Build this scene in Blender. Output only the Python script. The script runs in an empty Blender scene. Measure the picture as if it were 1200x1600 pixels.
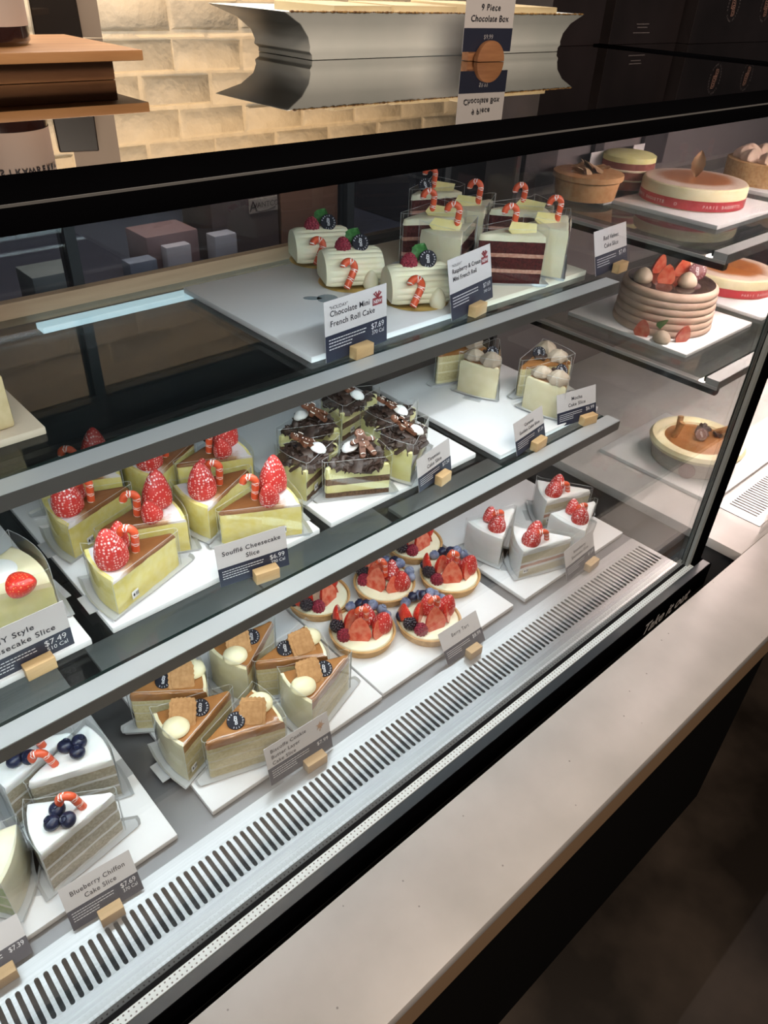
import bpy, bmesh, math, random
from mathutils import Vector, Matrix
from math import sin, cos, pi, radians as R
random.seed(7)
SC = bpy.context.scene
COL = SC.collection

# ------------------------------------------------------------------ camera
F_PX, CX, CY = 1174.0, 600.0, 800.0
_v = lambda *a: Vector(a)
_x = _v(2140 - CX, 35 - CY, F_PX).normalized()            # world X seen from the camera (x right, y down, z forward)
_y = _v(-750 - CX, -115 - CY, F_PX).normalized()
_y = (_y - _x * _x.dot(_y)).normalized()
_u = -(_x.cross(_y))
if _u.y > 0: _u = -_u
CAM = Vector((0, 0, 1.0))                                   # metres; z = 0 is the deck of the display case
WX = Matrix((_x, _y, _u))                                   # camera -> world
cam = bpy.data.objects.new('camera', bpy.data.cameras.new('camera'))
COL.objects.link(cam)
r_, d_, f_ = WX @ _v(1, 0, 0), WX @ _v(0, 1, 0), WX @ _v(0, 0, 1)
m = Matrix(((r_.x, -d_.x, -f_.x), (r_.y, -d_.y, -f_.y), (r_.z, -d_.z, -f_.z)))
cam.matrix_world = Matrix.Translation(CAM) @ m.to_4x4()
cam.data.sensor_fit = 'AUTO'; cam.data.sensor_width = 36
cam.data.lens = F_PX / 1600 * 36
cam.data.clip_start = 0.02
SC.camera = cam

def at(px, py, z):
    """world point on the horizontal plane z that the photograph shows at (px, py)"""
    r = WX @ _v(px - CX, py - CY, F_PX)
    return CAM + r * ((z - CAM.z) / r.z)
def proj(p):
    d = WX.transposed() @ (Vector(p) - CAM)
    return CX + F_PX * d.x / d.z, CY + F_PX * d.y / d.z

# ------------------------------------------------------------------ light and exposure
SC.view_settings.view_transform = 'Standard'
try: SC.view_settings.look = 'None'
except Exception: pass
SC.view_settings.gamma = 1
SC.view_settings.use_curve_mapping = False
SC.view_settings.exposure = 0.0
SC.cycles.use_denoising = True
SC.cycles.max_bounces = 10
SC.cycles.transparent_max_bounces = 48
SC.cycles.glossy_bounces = 6
SC.cycles.caustics_reflective = False
SC.cycles.caustics_refractive = False
SC.cycles.sample_clamp_indirect = 4
w = bpy.data.worlds.new('world'); SC.world = w; w.use_nodes = True
w.node_tree.nodes['Background'].inputs[0].default_value = (0.80, 0.78, 0.80, 1)
w.node_tree.nodes['Background'].inputs[1].default_value = 0.05

def area(name, loc, target, sx, sy, power, colour, spread=180):
    L = bpy.data.lights.new(name, 'AREA'); L.shape = 'RECTANGLE'; L.size = sx; L.size_y = sy
    L.energy = power; L.color = colour; L.spread = R(spread)
    o = bpy.data.objects.new(name, L); COL.objects.link(o); o.location = loc
    z = (Vector(loc) - Vector(target)).normalized()
    x = Vector((1, 0, 0)); x = (x - z * x.dot(z)).normalized(); y = z.cross(x)
    o.matrix_world = Matrix.Translation(loc) @ Matrix((x, y, z)).transposed().to_4x4()
    return o
COOL = (0.86, 0.95, 1.0); WARM = (1.0, 0.66, 0.34); PINK = (1.0, 0.78, 0.72)
# LED strips of the case: behind the top rim, under the nose of either shelf
area('led_light_top', (0.52, 0.50, 0.872), (0.52, 0.95, 0.50), 1.55, 0.02, 6.8, COOL, 170)
area('led_light_upper_shelf', (0.50, 0.765, 0.522), (0.50, 0.86, 0.30), 1.5, 0.014, 2.7, COOL, 170)
area('led_light_lower_shelf', (0.50, 0.70, 0.262), (0.50, 0.72, 0.0), 1.5, 0.014, 1.25, COOL, 175)
area('led_light_sill', (0.50, 0.474, 0.40), (0.50, 0.9, 0.12), 1.5, 0.01, 0.45, COOL, 160)
# the neighbouring case
area('led_light_next_case', (2.2, 0.50, 0.872), (2.2, 0.9, 0.3), 1.2, 0.03, 34, PINK, 170)
area('led_light_next_upper', (2.2, 0.69, 0.54), (2.2, 0.8, 0.3), 1.2, 0.02, 8, PINK, 170)
area('led_light_next_lower', (2.2, 0.60, 0.275), (2.2, 0.66, 0.0), 1.2, 0.02, 3.0, PINK, 175)
# lamps of the shop, and one added front fill
area('wall_washer', (1.5, 2.15, 1.85), (1.5, 2.85, 0.9), 2.2, 0.15, 11, (1.0, 0.62, 0.30), 150)
area('shop_pendant', (0.6, -0.35, 1.85), (0.8, 0.45, 0.0), 1.0, 0.3, 15, (1.0, 0.80, 0.62), 160)
area('shop_ceiling_light', (-0.6, -1.6, 1.95), (0.8, 0.6, 0.6), 1.5, 0.6, 26, (1.0, 0.86, 0.72), 160)  # fill added behind the camera to brighten the platter front
area('kitchen_light', (0.9, 1.42, 1.6), (0.9, 1.75, 0.6), 1.2, 0.3, 26, (1.0, 0.88, 0.78), 170)

# ------------------------------------------------------------------ materials
MATS = {}
def mat(name, col=(0.8, 0.8, 0.8), rough=0.5, metal=0.0, spec=0.5, sss=0.0, emis=None, coat=0.0, build=None):
    if name in MATS: return MATS[name]
    M = bpy.data.materials.new(name); M.use_nodes = True
    nt = M.node_tree; b = nt.nodes['Principled BSDF']
    b.inputs['Base Color'].default_value = (*col, 1)
    b.inputs['Roughness'].default_value = rough
    b.inputs['Metallic'].default_value = metal
    b.inputs['Specular IOR Level'].default_value = spec
    b.inputs['Coat Weight'].default_value = coat
    if sss:
        b.inputs['Subsurface Weight'].default_value = sss
        b.inputs['Subsurface Radius'].default_value = (0.006, 0.004, 0.003)
        b.inputs['Subsurface Scale'].default_value = 1.0
    if emis:
        b.inputs['Emission Color'].default_value = (*emis[:3], 1); b.inputs['Emission Strength'].default_value = emis[3]
    if build: build(nt, b)
    MATS[name] = M
    return M
def N(nt, t, **k):
    n = nt.nodes.new(t)
    for a, v in k.items():
        if a.startswith('i_'):
            n.inputs[a[2:].replace('_', ' ')].default_value = v
        else: setattr(n, a, v)
    return n
def coords(nt, scale=1.0, kind='Object', sc3=None):
    tc = N(nt, 'ShaderNodeTexCoord'); mp = N(nt, 'ShaderNodeMapping')
    mp.inputs['Scale'].default_value = sc3 or (scale, scale, scale)
    nt.links.new(tc.outputs[kind], mp.inputs['Vector']); return mp.outputs[0]
def ramp(nt, fac, stops):
    r = N(nt, 'ShaderNodeValToRGB'); e = r.color_ramp.elements
    while len(e) < len(stops): e.new(0.5)
    for i, (p, c) in enumerate(stops): e[i].position = p; e[i].color = (*c, 1)
    nt.links.new(fac, r.inputs[0]); return r.outputs[0]
def bump(nt, b, h, strength=0.3, dist=0.001):
    n = N(nt, 'ShaderNodeBump'); n.inputs['Strength'].default_value = strength; n.inputs['Distance'].default_value = dist
    nt.links.new(h, n.inputs['Height']); nt.links.new(n.outputs[0], b.inputs['Normal'])
def noise_col(c1, c2, scale=60, detail=4, lo=0.35, hi=0.65, bmp=0.0, dist=0.001, sc3=None):
    def f(nt, b):
        n = N(nt, 'ShaderNodeTexNoise'); n.inputs['Scale'].default_value = 1; n.inputs['Detail'].default_value = detail
        nt.links.new(coords(nt, scale, sc3=sc3), n.inputs['Vector'])
        nt.links.new(ramp(nt, n.outputs[0], [(lo, c1), (hi, c2)]), b.inputs['Base Color'])
        if bmp: bump(nt, b, n.outputs[0], bmp, dist)
    return f
def nmat(name, c1, c2, scale=60, rough=0.6, bmp=0.0, dist=0.001, detail=4, lo=0.35, hi=0.65, sc3=None, **k):
    return mat(name, c1, rough, build=noise_col(c1, c2, scale, detail, lo, hi, bmp, dist, sc3), **k)

def thin_glass(name, tint=(1, 1, 1), boost=1.0, rough=0.0, base=0.04):
    """a clear pane: what passes straight through plus a mirror share that grows towards grazing angles"""
    if name in MATS: return MATS[name]
    M = bpy.data.materials.new(name); M.use_nodes = True; nt = M.node_tree
    nt.nodes.clear()
    out = N(nt, 'ShaderNodeOutputMaterial'); mix = N(nt, 'ShaderNodeMixShader')
    tr = N(nt, 'ShaderNodeBsdfTransparent'); tr.inputs[0].default_value = (*tint, 1)
    gl = N(nt, 'ShaderNodeBsdfGlossy'); gl.inputs['Roughness'].default_value = rough
    lw = N(nt, 'ShaderNodeLayerWeight'); lw.inputs[0].default_value = 0.5
    p = N(nt, 'ShaderNodeMath', operation='POWER'); p.inputs[1].default_value = 5
    a = N(nt, 'ShaderNodeMath', operation='MULTIPLY_ADD'); a.inputs[1].default_value = 0.96 * boost; a.inputs[2].default_value = base * boost
    a.use_clamp = True
    nt.links.new(lw.outputs['Facing'], p.inputs[0]); nt.links.new(p.outputs[0], a.inputs[0])
    nt.links.new(a.outputs[0], mix.inputs[0]); nt.links.new(tr.outputs[0], mix.inputs[1]); nt.links.new(gl.outputs[0], mix.inputs[2])
    nt.links.new(mix.outputs[0], out.inputs[0])
    MATS[name] = M
    return M

BLACK = mat('black_frame', (0.002, 0.002, 0.0025), 0.5, spec=0.0)
BLACK.node_tree.nodes['Principled BSDF'].inputs['IOR'].default_value = 1.02
BLACKM = mat('black_matte', (0.006, 0.006, 0.007), 0.7, spec=0.15)
SILL = mat('dark_sill', (0.045, 0.055, 0.068), 0.30)
def _steel(nt, b):
    n = N(nt, 'ShaderNodeTexNoise'); n.inputs['Scale'].default_value = 1; n.inputs['Detail'].default_value = 3
    nt.links.new(coords(nt, 1, sc3=(3, 260, 260)), n.inputs['Vector'])
    nt.links.new(ramp(nt, n.outputs[0], [(0.3, (0.46, 0.465, 0.47)), (0.7, (0.56, 0.565, 0.57))]), b.inputs['Base Color'])
    bump(nt, b, n.outputs[0], 0.08, 0.0004)
STEEL = mat('brushed_steel', (0.5, 0.5, 0.5), 0.36, 0.85, build=_steel)
STEELD = mat('dark_steel', (0.10, 0.10, 0.105), 0.35, 0.8)
CHROME = mat('satin_steel', (0.50, 0.51, 0.52), 0.20, 0.95)
NOSE = mat('nose_steel', (0.56, 0.58, 0.59), 0.42, 0.35)
NFACE = mat('nose_face_dark', (0.125, 0.115, 0.105), 0.35, 0.6)  # shaded copy of the nose steel, the dark is put into the colour
DECK = nmat('deck_steel', (0.20, 0.20, 0.21), (0.25, 0.25, 0.26), 5, 0.34, metal=0.7)
GLASS = thin_glass('front_glass', (0.985, 0.995, 0.99), 1.6)
SHELFG = thin_glass('shelf_glass', (0.72, 0.75, 0.74), 1.25)
SIDEG = thin_glass('side_glass', (0.97, 0.985, 0.98), 1.5)
FILM = thin_glass('clear_film', (0.985, 0.985, 0.985), 1.4, 0.06)
FEDGE = mat('film_edge', (0.62, 0.66, 0.66), 0.35)
GEDGE = mat('glass_edge', (0.008, 0.018, 0.017), 0.2)
def _led(nt, b):
    v = N(nt, 'ShaderNodeTexVoronoi', voronoi_dimensions='2D'); v.inputs['Randomness'].default_value = 0.0; v.inputs['Scale'].default_value = 1
    nt.links.new(coords(nt, 1, sc3=(150, 163, 150)), v.inputs['Vector'])
    nt.links.new(ramp(nt, v.outputs['Distance'], [(0.14, (0.25, 0.25, 0.27)), (0.22, (0.86, 0.95, 1.0))]), b.inputs['Base Color'])
PERF = mat('perforated_strip', (0.8, 0.8, 0.8), 0.45, build=_led)
LEDM = mat('led_tube', (0.9, 0.95, 1), 0.4, emis=(0.80, 0.94, 1.0, 9))
LEDP = mat('led_tube_pink', (1, 0.95, 0.9), 0.4, emis=(1.0, 0.84, 0.76, 9))
TRAYW = mat('white_board', (0.80, 0.81, 0.83), 0.32)
TRAYC = mat('cream_board', (0.78, 0.73, 0.60), 0.35)
STONE = nmat('stone_ledge', (0.60, 0.55, 0.51), (0.70, 0.65, 0.61), 7, 0.42, detail=8, bmp=0.02)
def _slab(nt, b):
    n = N(nt, 'ShaderNodeTexNoise'); n.inputs['Scale'].default_value = 1; n.inputs['Detail'].default_value = 8
    nt.links.new(coords(nt, 6), n.inputs['Vector'])
    c = ramp(nt, n.outputs[0], [(0.35, (0.53, 0.51, 0.50)), (0.65, (0.64, 0.61, 0.60))])
    v = N(nt, 'ShaderNodeTexVoronoi'); v.inputs['Scale'].default_value = 1
    nt.links.new(coords(nt, 34), v.inputs['Vector'])
    s = ramp(nt, v.outputs['Distance'], [(0.035, (0.30, 0.28, 0.27)), (0.06, (1, 1, 1))])
    mx = N(nt, 'ShaderNodeMix', data_type='RGBA', blend_type='MULTIPLY'); mx.inputs[0].default_value = 0.75
    nt.links.new(c, mx.inputs[6]); nt.links.new(s, mx.inputs[7]); nt.links.new(mx.outputs[2], b.inputs['Base Color'])
STONE = mat('quartz_slab', (0.6, 0.55, 0.5), 0.38, build=_slab)
STONE_EDGE = mat('slab_raw_edge', (0.30, 0.19, 0.11), 0.7)
CONC = nmat('polished_concrete', (0.018, 0.013, 0.010), (0.085, 0.065, 0.052), 3.2, 0.42, detail=9, lo=0.42, hi=0.70, bmp=0.05, dist=0.01)
WALLD = mat('dark_panel', (0.004, 0.0035, 0.0035), 0.9, spec=0.1)
OAK = nmat('light_oak', (0.52, 0.33, 0.15), (0.66, 0.44, 0.22), 20, 0.5, sc3=(12, 90, 90))
WALNUT = nmat('reddish_wood', (0.30, 0.13, 0.06), (0.42, 0.20, 0.09), 20, 0.5, sc3=(12, 90, 90))
TANW = nmat('tan_trim', (0.42, 0.27, 0.16), (0.50, 0.33, 0.20), 20, 0.45, sc3=(5, 90, 90))
CARD = mat('card_grey_white', (0.62, 0.60, 0.61), 0.5)
NAVY = mat('card_navy', (0.018, 0.022, 0.045), 0.45)
INK = mat('ink', (0.02, 0.02, 0.03), 0.6)
PRINTW = mat('white_print', (0.75, 0.75, 0.78), 0.6)
MARO = mat('maroon_print', (0.25, 0.03, 0.04), 0.6)
TANP = mat('tan_print', (0.45, 0.25, 0.14), 0.6)
PAPER = mat('silver_paper', (0.56, 0.58, 0.60), 0.35, 0.25)
GOLD = mat('gold_card', (0.70, 0.50, 0.18), 0.3, 0.7)
# food
CREAM = nmat('whipped_cream', (0.86, 0.81, 0.57), (0.89, 0.86, 0.66), 40, 0.55, sss=0.15)
WHITEF = nmat('white_frosting', (0.86, 0.87, 0.86), (0.90, 0.91, 0.90), 40, 0.5, sss=0.15)
IVORY = nmat('ivory_cream', (0.80, 0.73, 0.46), (0.86, 0.80, 0.56), 50, 0.5, sss=0.1)
MINTC = nmat('pale_custard', (0.76, 0.73, 0.32), (0.82, 0.79, 0.42), 60, 0.55, sss=0.1)
YELC = nmat('souffle_yellow', (0.84, 0.73, 0.22), (0.88, 0.80, 0.36), 90, 0.65, bmp=0.3, dist=0.0008)
SPY = nmat('sponge_yellow', (0.62, 0.53, 0.27), (0.74, 0.66, 0.38), 260, 0.85, bmp=0.7, dist=0.0012)
SPG = nmat('sponge_blueberry', (0.40, 0.36, 0.26), (0.58, 0.53, 0.42), 260, 0.85, bmp=0.7, dist=0.0012)
SPR = nmat('sponge_red', (0.045, 0.005, 0.005), (0.11, 0.015, 0.013), 300, 0.85, bmp=0.8, dist=0.0015)
SPB = nmat('sponge_brown', (0.10, 0.055, 0.030), (0.21, 0.12, 0.065), 280, 0.85, bmp=0.7, dist=0.0012)
SPC = nmat('filling_cream', (0.66, 0.60, 0.42), (0.76, 0.70, 0.52), 120, 0.6)
SPP = nmat('filling_pink', (0.55, 0.25, 0.18), (0.68, 0.40, 0.30), 200, 0.6)
GRN = nmat('matcha_sponge', (0.42, 0.55, 0.16), (0.60, 0.70, 0.30), 200, 0.8, bmp=0.5)
CARA = nmat('caramel_glaze', (0.33, 0.14, 0.045), (0.42, 0.19, 0.065), 30, 0.22, coat=0.5)
COCO = nmat('dark_chocolate', (0.030, 0.016, 0.012), (0.075, 0.045, 0.034), 120, 0.42)
BISC = nmat('biscuit', (0.38, 0.19, 0.07), (0.50, 0.27, 0.11), 160, 0.75, bmp=0.2, dist=0.0006)
GING = nmat('gingerbread', (0.13, 0.045, 0.022), (0.19, 0.075, 0.035), 100, 0.55)
MOCHA = nmat('mocha_cream', (0.40, 0.32, 0.24), (0.48, 0.39, 0.30), 80, 0.5)
CRUST = nmat('tart_crust', (0.50, 0.28, 0.10), (0.62, 0.38, 0.17), 90, 0.75, bmp=0.4)
LEAF = nmat('mint_leaf', (0.03, 0.14, 0.03), (0.07, 0.24, 0.06), 200, 0.45)
WCHOC = nmat('white_chocolate', (0.78, 0.68, 0.28), (0.84, 0.76, 0.40), 60, 0.4)
CRED = mat('candy_red', (0.72, 0.10, 0.035), 0.38, coat=0.2)
CWHT = mat('candy_white', (0.88, 0.84, 0.80), 0.38, coat=0.2)
def _soufftop(nt, b):
    tc = N(nt, 'ShaderNodeTexCoord'); sp = N(nt, 'ShaderNodeSeparateXYZ'); nt.links.new(tc.outputs['Object'], sp.inputs[0])
    n = N(nt, 'ShaderNodeTexNoise'); n.inputs['Scale'].default_value = 70; n.inputs['Detail'].default_value = 6
    nt.links.new(tc.outputs['Object'], n.inputs['Vector'])
    a = N(nt, 'ShaderNodeMath', operation='MULTIPLY_ADD'); a.inputs[1].default_value = 0.03
    nt.links.new(n.outputs[0], a.inputs[0]); nt.links.new(sp.outputs[0], a.inputs[2])
    mr = N(nt, 'ShaderNodeMapRange'); mr.inputs[1].default_value = 0.030; mr.inputs[2].default_value = 0.052
    nt.links.new(a.outputs[0], mr.inputs[0])
    nt.links.new(ramp(nt, mr.outputs[0], [(0.0, (0.82, 0.78, 0.78)), (0.55, (0.46, 0.27, 0.14)), (1.0, (0.22, 0.085, 0.025))]), b.inputs['Base Color'])
    bump(nt, b, n.outputs[0], 0.15, 0.001)
SOUFT = mat('souffle_top', (0.4, 0.2, 0.1), 0.42, build=_soufftop)
def seeded(base, dot, scale, lo, hi, dist=0.0012, sugar=None):
    def f(nt, b):
        v = N(nt, 'ShaderNodeTexVoronoi'); v.inputs['Scale'].default_value = 1; v.inputs['Randomness'].default_value = 0.45
        nt.links.new(coords(nt, scale), v.inputs['Vector'])
        c = ramp(nt, v.outputs['Distance'], [(lo, dot), (hi, base)])
        if sugar:
            n = N(nt, 'ShaderNodeTexNoise'); n.inputs['Scale'].default_value = 1; n.inputs['Detail'].default_value = 3
            nt.links.new(coords(nt, 55), n.inputs['Vector'])
            k = ramp(nt, n.outputs[0], [(0.50, (0, 0, 0)), (0.66, (1, 1, 1))])
            v2 = ramp(nt, v.outputs['Distance'], [(0.34, sugar), (0.50, base)])
            mx = N(nt, 'ShaderNodeMix', data_type='RGBA'); nt.links.new(k, mx.inputs[0])
            nt.links.new(c, mx.inputs[6]); nt.links.new(v2, mx.inputs[7]); c = mx.outputs[2]
        nt.links.new(c, b.inputs['Base Color'])
        bump(nt, b, v.outputs['Distance'], -0.7 if sugar else 0.7, dist)
    return f
STRAW = mat('strawberry_sugared', (0.6, 0.03, 0.03), 0.5, coat=0.1, build=seeded((0.55, 0.030, 0.024), (0.86, 0.50, 0.44), 250, 0.22, 0.36, sugar=(0.90, 0.76, 0.76)))
STRAWR = mat('strawberry_red', (0.6, 0.03, 0.03), 0.28, coat=0.4, build=seeded((0.62, 0.030, 0.018), (0.75, 0.30, 0.10), 260, 0.16, 0.28))
def _cut(nt, b):
    tc = N(nt, 'ShaderNodeTexCoord'); sp = N(nt, 'ShaderNodeSeparateXYZ'); nt.links.new(tc.outputs['UV'], sp.inputs[0])
    n = N(nt, 'ShaderNodeTexNoise'); n.inputs['Scale'].default_value = 9; nt.links.new(tc.outputs['UV'], n.inputs['Vector'])
    nt.links.new(ramp(nt, n.outputs[0], [(0.3, (0.74, 0.20, 0.13)), (0.7, (0.62, 0.09, 0.06))]), b.inputs['Base Color'])
STRAWC = nmat('strawberry_cut', (0.62, 0.07, 0.035), (0.74, 0.24, 0.15), 90, 0.25, coat=0.5)
RASP = mat('raspberry_skin', (0.36, 0.02, 0.04), 0.5, build=seeded((0.20, 0.012, 0.03), (0.42, 0.035, 0.07), 420, 0.30, 0.62, 0.002))
BLUE = nmat('blueberry_skin', (0.008, 0.010, 0.028), (0.022, 0.028, 0.07), 90, 0.32)
BLUEF = nmat('blueberry_bloom', (0.07, 0.09, 0.19), (0.30, 0.34, 0.46), 70, 0.55)
BLKB = mat('blackberry_skin', (0.02, 0.012, 0.02), 0.25, coat=0.4)
BRICK_M = None
def _brick(nt, b):
    br = N(nt, 'ShaderNodeTexNoise'); br.inputs['Scale'].default_value = 1; br.inputs['Detail'].default_value = 6
    nt.links.new(coords(nt, 14), br.inputs['Vector'])
    nt.links.new(ramp(nt, br.outputs[0], [(0.3, (0.72, 0.66, 0.53)), (0.7, (0.80, 0.75, 0.62))]), b.inputs['Base Color'])
    bump(nt, b, br.outputs[0], 0.9, 0.014)
BRICKM = mat('painted_brick', (0.75, 0.7, 0.58), 0.55, build=_brick)
PORC = nmat('glazed_porcelain', (0.72, 0.77, 0.74), (0.80, 0.83, 0.80), 9, 0.30, coat=0.25)
TOPG = mat('black_top_glass', (0.50, 0.50, 0.49), 0.012, 1.0)
BAGB = nmat('black_paper_bag', (0.016, 0.012, 0.013), (0.030, 0.022, 0.024), 6, 0.42)

# ------------------------------------------------------------------ mesh helpers
class MB:
    def __init__(s): s.v = []; s.f = []; s.m = []
    def add(s, vs, fs, mi=0, T=None):
        o = len(s.v)
        s.v += [tuple(T @ Vector(p)) if T else tuple(p) for p in vs]
        for k, f in enumerate(fs):
            s.f.append([i + o for i in f]); s.m.append(mi[k] if isinstance(mi, (list, tuple)) else mi)
        return s
    def box(s, a, b, mi=0, T=None):
        x0, y0, z0 = a; x1, y1, z1 = b
        return s.add([(x0, y0, z0), (x1, y0, z0), (x1, y1, z0), (x0, y1, z0), (x0, y0, z1), (x1, y0, z1), (x1, y1, z1), (x0, y1, z1)],
                     [(3, 2, 1, 0), (4, 5, 6, 7), (0, 1, 5, 4), (1, 2, 6, 5), (2, 3, 7, 6), (3, 0, 4, 7)], mi, T)
    def prism(s, poly, z0, z1, mi=0, T=None, inset=0.0):
        n = len(poly); cx = sum(p[0] for p in poly) / n; cy = sum(p[1] for p in poly) / n
        sc = lambda p: (p[0] + (cx - p[0]) * inset, p[1] + (cy - p[1]) * inset)
        vs = [(p[0], p[1], z0) for p in poly] + [(*sc(p), z1) for p in poly]
        return s.add(vs, [list(range(n))[::-1], list(range(n, 2 * n))] + [(i, (i + 1) % n, n + (i + 1) % n, n + i) for i in range(n)], mi, T)
    def lathe(s, prof, n=24, mi=0, T=None, wob=None, cap=True):
        vs = []; fs = []; mm = []
        for k, (r, z) in enumerate(prof):
            for i in range(n):
                a = 2 * pi * i / n; rr = r * (1 + (wob(a, k) if wob else 0))
                vs.append((rr * cos(a), rr * sin(a), z))
        for k in range(len(prof) - 1):
            for i in range(n):
                j = (i + 1) % n; fs.append((k * n + i, k * n + j, (k + 1) * n + j, (k + 1) * n + i)); mm.append(mi[k] if isinstance(mi, list) else mi)
        if cap:
            if prof[0][0] > 1e-6: fs.append(list(range(n))[::-1]); mm.append(mi[0] if isinstance(mi, list) else mi)
            if prof[-1][0] > 1e-6: fs.append(list(range((len(prof) - 1) * n, len(prof) * n))); mm.append(mi[-1] if isinstance(mi, list) else mi)
        return s.add(vs, fs, mm, T)
    def tube(s, pts, rad, n=10, mi=0, T=None, matf=None, cap=True):
        pts = [Vector(p) for p in pts]; vs = []; fs = []; mm = []
        up = Vector((0, 0, 1)); t0 = (pts[1] - pts[0]).normalized()
        if abs(t0.dot(up)) > 0.9: up = Vector((1, 0, 0))
        nrm = t0.cross(up).normalized()
        for k, p in enumerate(pts):
            t = (pts[min(k + 1, len(pts) - 1)] - pts[max(k - 1, 0)]).normalized()
            nrm = (nrm - t * nrm.dot(t)).normalized(); bi = t.cross(nrm)
            rr = rad(k / (len(pts) - 1)) if callable(rad) else rad
            for i in range(n):
                a = 2 * pi * i / n; vs.append(p + (nrm * cos(a) + bi * sin(a)) * rr)
        for k in range(len(pts) - 1):
            for i in range(n):
                j = (i + 1) % n; fs.append((k * n + i, (k + 1) * n + i, (k + 1) * n + j, k * n + j)); mm.append(matf(k, i) if matf else mi)
        if cap:
            fs.append(list(range(n))); mm.append(mi); fs.append(list(range((len(pts) - 1) * n, len(pts) * n))[::-1]); mm.append(mi)
        return s.add(vs, fs, mm, T)
    def ball(s, c, r, n=12, mi=0, sc=(1, 1, 1), T=None):
        c = Vector(c); vs = []; fs = []; h = max(5, n // 2 + 1)
        for k in range(h + 1):
            ph = pi * k / h
            for i in range(n):
                a = 2 * pi * i / n
                vs.append(c + Vector((r * sc[0] * sin(ph) * cos(a), r * sc[1] * sin(ph) * sin(a), -r * sc[2] * cos(ph))))
        for k in range(h):
            for i in range(n):
                j = (i + 1) % n; fs.append((k * n + i, k * n + j, (k + 1) * n + j, (k + 1) * n + i))
        return s.add(vs, fs, mi, T)
    def build(s, name, mats, parent=None, smooth=40, bevel=0.0, weld=True, segs=2):
        me = bpy.data.meshes.new(name); me.from_pydata(s.v, [], s.f); me.update()
        mats = mats if isinstance(mats, (list, tuple)) else [mats]
        for q in mats: me.materials.append(q)
        me.polygons.foreach_set('material_index', s.m)
        bm = bmesh.new(); bm.from_mesh(me)
        if weld: bmesh.ops.remove_doubles(bm, verts=bm.verts, dist=1e-6)
        bmesh.ops.recalc_face_normals(bm, faces=bm.faces)
        if bevel: bmesh.ops.bevel(bm, geom=[e for e in bm.edges if len(e.link_faces) == 2 and e.calc_face_angle(0) > 0.6], offset=bevel, segments=segs, affect='EDGES', profile=0.5)
        bm.to_mesh(me); bm.free()
        if smooth:
            me.polygons.foreach_set('use_smooth', [True] * len(me.polygons)); me.set_sharp_from_angle(angle=R(smooth))
        o = bpy.data.objects.new(name, me); COL.objects.link(o)
        if parent is not None: o.parent = parent
        return o
def TR(x=0, y=0, z=0, rx=0, ry=0, rz=0, s=1):
    return Matrix.Translation((x, y, z)) @ Matrix.Rotation(rz, 4, 'Z') @ Matrix.Rotation(ry, 4, 'Y') @ Matrix.Rotation(rx, 4, 'X') @ Matrix.Scale(s, 4)
def tag(o, label=None, cat=None, group=None, kind=None):
    if label: o['label'] = label
    if cat: o['category'] = cat
    if group: o['group'] = group
    if kind: o['kind'] = kind
    return o
def empty(name, loc=(0, 0, 0), rz=0.0):
    o = bpy.data.objects.new(name, None); COL.objects.link(o); o.location = loc; o.rotation_euler = (0, 0, rz); o.empty_display_size = 0.02
    return o
def copy_tree(o, parent=None):
    c = o.copy(); COL.objects.link(c)
    if parent is not None: c.parent = parent
    for ch in list(o.children): copy_tree(ch, c)
    return c
_texts = {}
def text_geo(s, size, align='CENTER', bold=0.0, spacing=1.0, shear=0.0):
    key = (s, size, align, bold, spacing, shear)
    if key in _texts: return _texts[key]
    cu = bpy.data.curves.new('t', 'FONT'); cu.body = s; cu.size = size; cu.align_x = align; cu.space_character = spacing
    cu.offset = bold; cu.resolution_u = 3; cu.shear = shear
    o = bpy.data.objects.new('t', cu); COL.objects.link(o)
    me = bpy.data.meshes.new_from_object(o.evaluated_get(bpy.context.evaluated_depsgraph_get()))
    g = ([tuple(v.co) for v in me.vertices], [list(p.vertices) for p in me.polygons])
    bpy.data.objects.remove(o); bpy.data.curves.remove(cu); bpy.data.meshes.remove(me)
    _texts[key] = g
    return g
def put_text(mb, s, size, T, mi=0, **k):
    vs, fs = text_geo(s, size, **k); mb.add(vs, fs, mi, T)

# ------------------------------------------------------------------ toppings (each returns an MB in slice coordinates)
def strawberry(mb, T, h=0.032, r=0.0125, mi=0):
    prof = [(0.0, 0), (r * 0.7, 0.0004), (r * 0.97, h * 0.10), (r, h * 0.25), (r * 0.93, h * 0.42), (r * 0.78, h * 0.60), (r * 0.56, h * 0.78), (r * 0.34, h * 0.91), (r * 0.15, h * 0.98), (0, h)]
    return mb.lathe(prof, 20, mi, T, wob=lambda a, k: 0.05 * sin(a * 2 + 1) + 0.03 * sin(3 * a))
def half_strawberry(mb, T, h=0.030, r=0.0135):
    prof = [(0.0, 0), (r * 0.75, 0.0005), (r, h * 0.22), (r * 0.93, h * 0.42), (r * 0.72, h * 0.65), (r * 0.42, h * 0.86), (0, h)]
    n = 11; vs = []; fs = []; mm = []
    for (rr, z) in prof:
        for i in range(n):
            a = pi * i / (n - 1); vs.append((rr * cos(a), rr * sin(a) * 0.8, z))
    for k in range(len(prof) - 1):
        for i in range(n - 1): fs.append((k * n + i, k * n + i + 1, (k + 1) * n + i + 1, (k + 1) * n + i)); mm.append(0)
    for k in range(len(prof) - 1):                                      # the cut face, on the -y side
        fs.append((k * n, (k + 1) * n, (k + 1) * n + n - 1, k * n + n - 1)); mm.append(1)
    return mb.add(vs, fs, mm, T)
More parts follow.
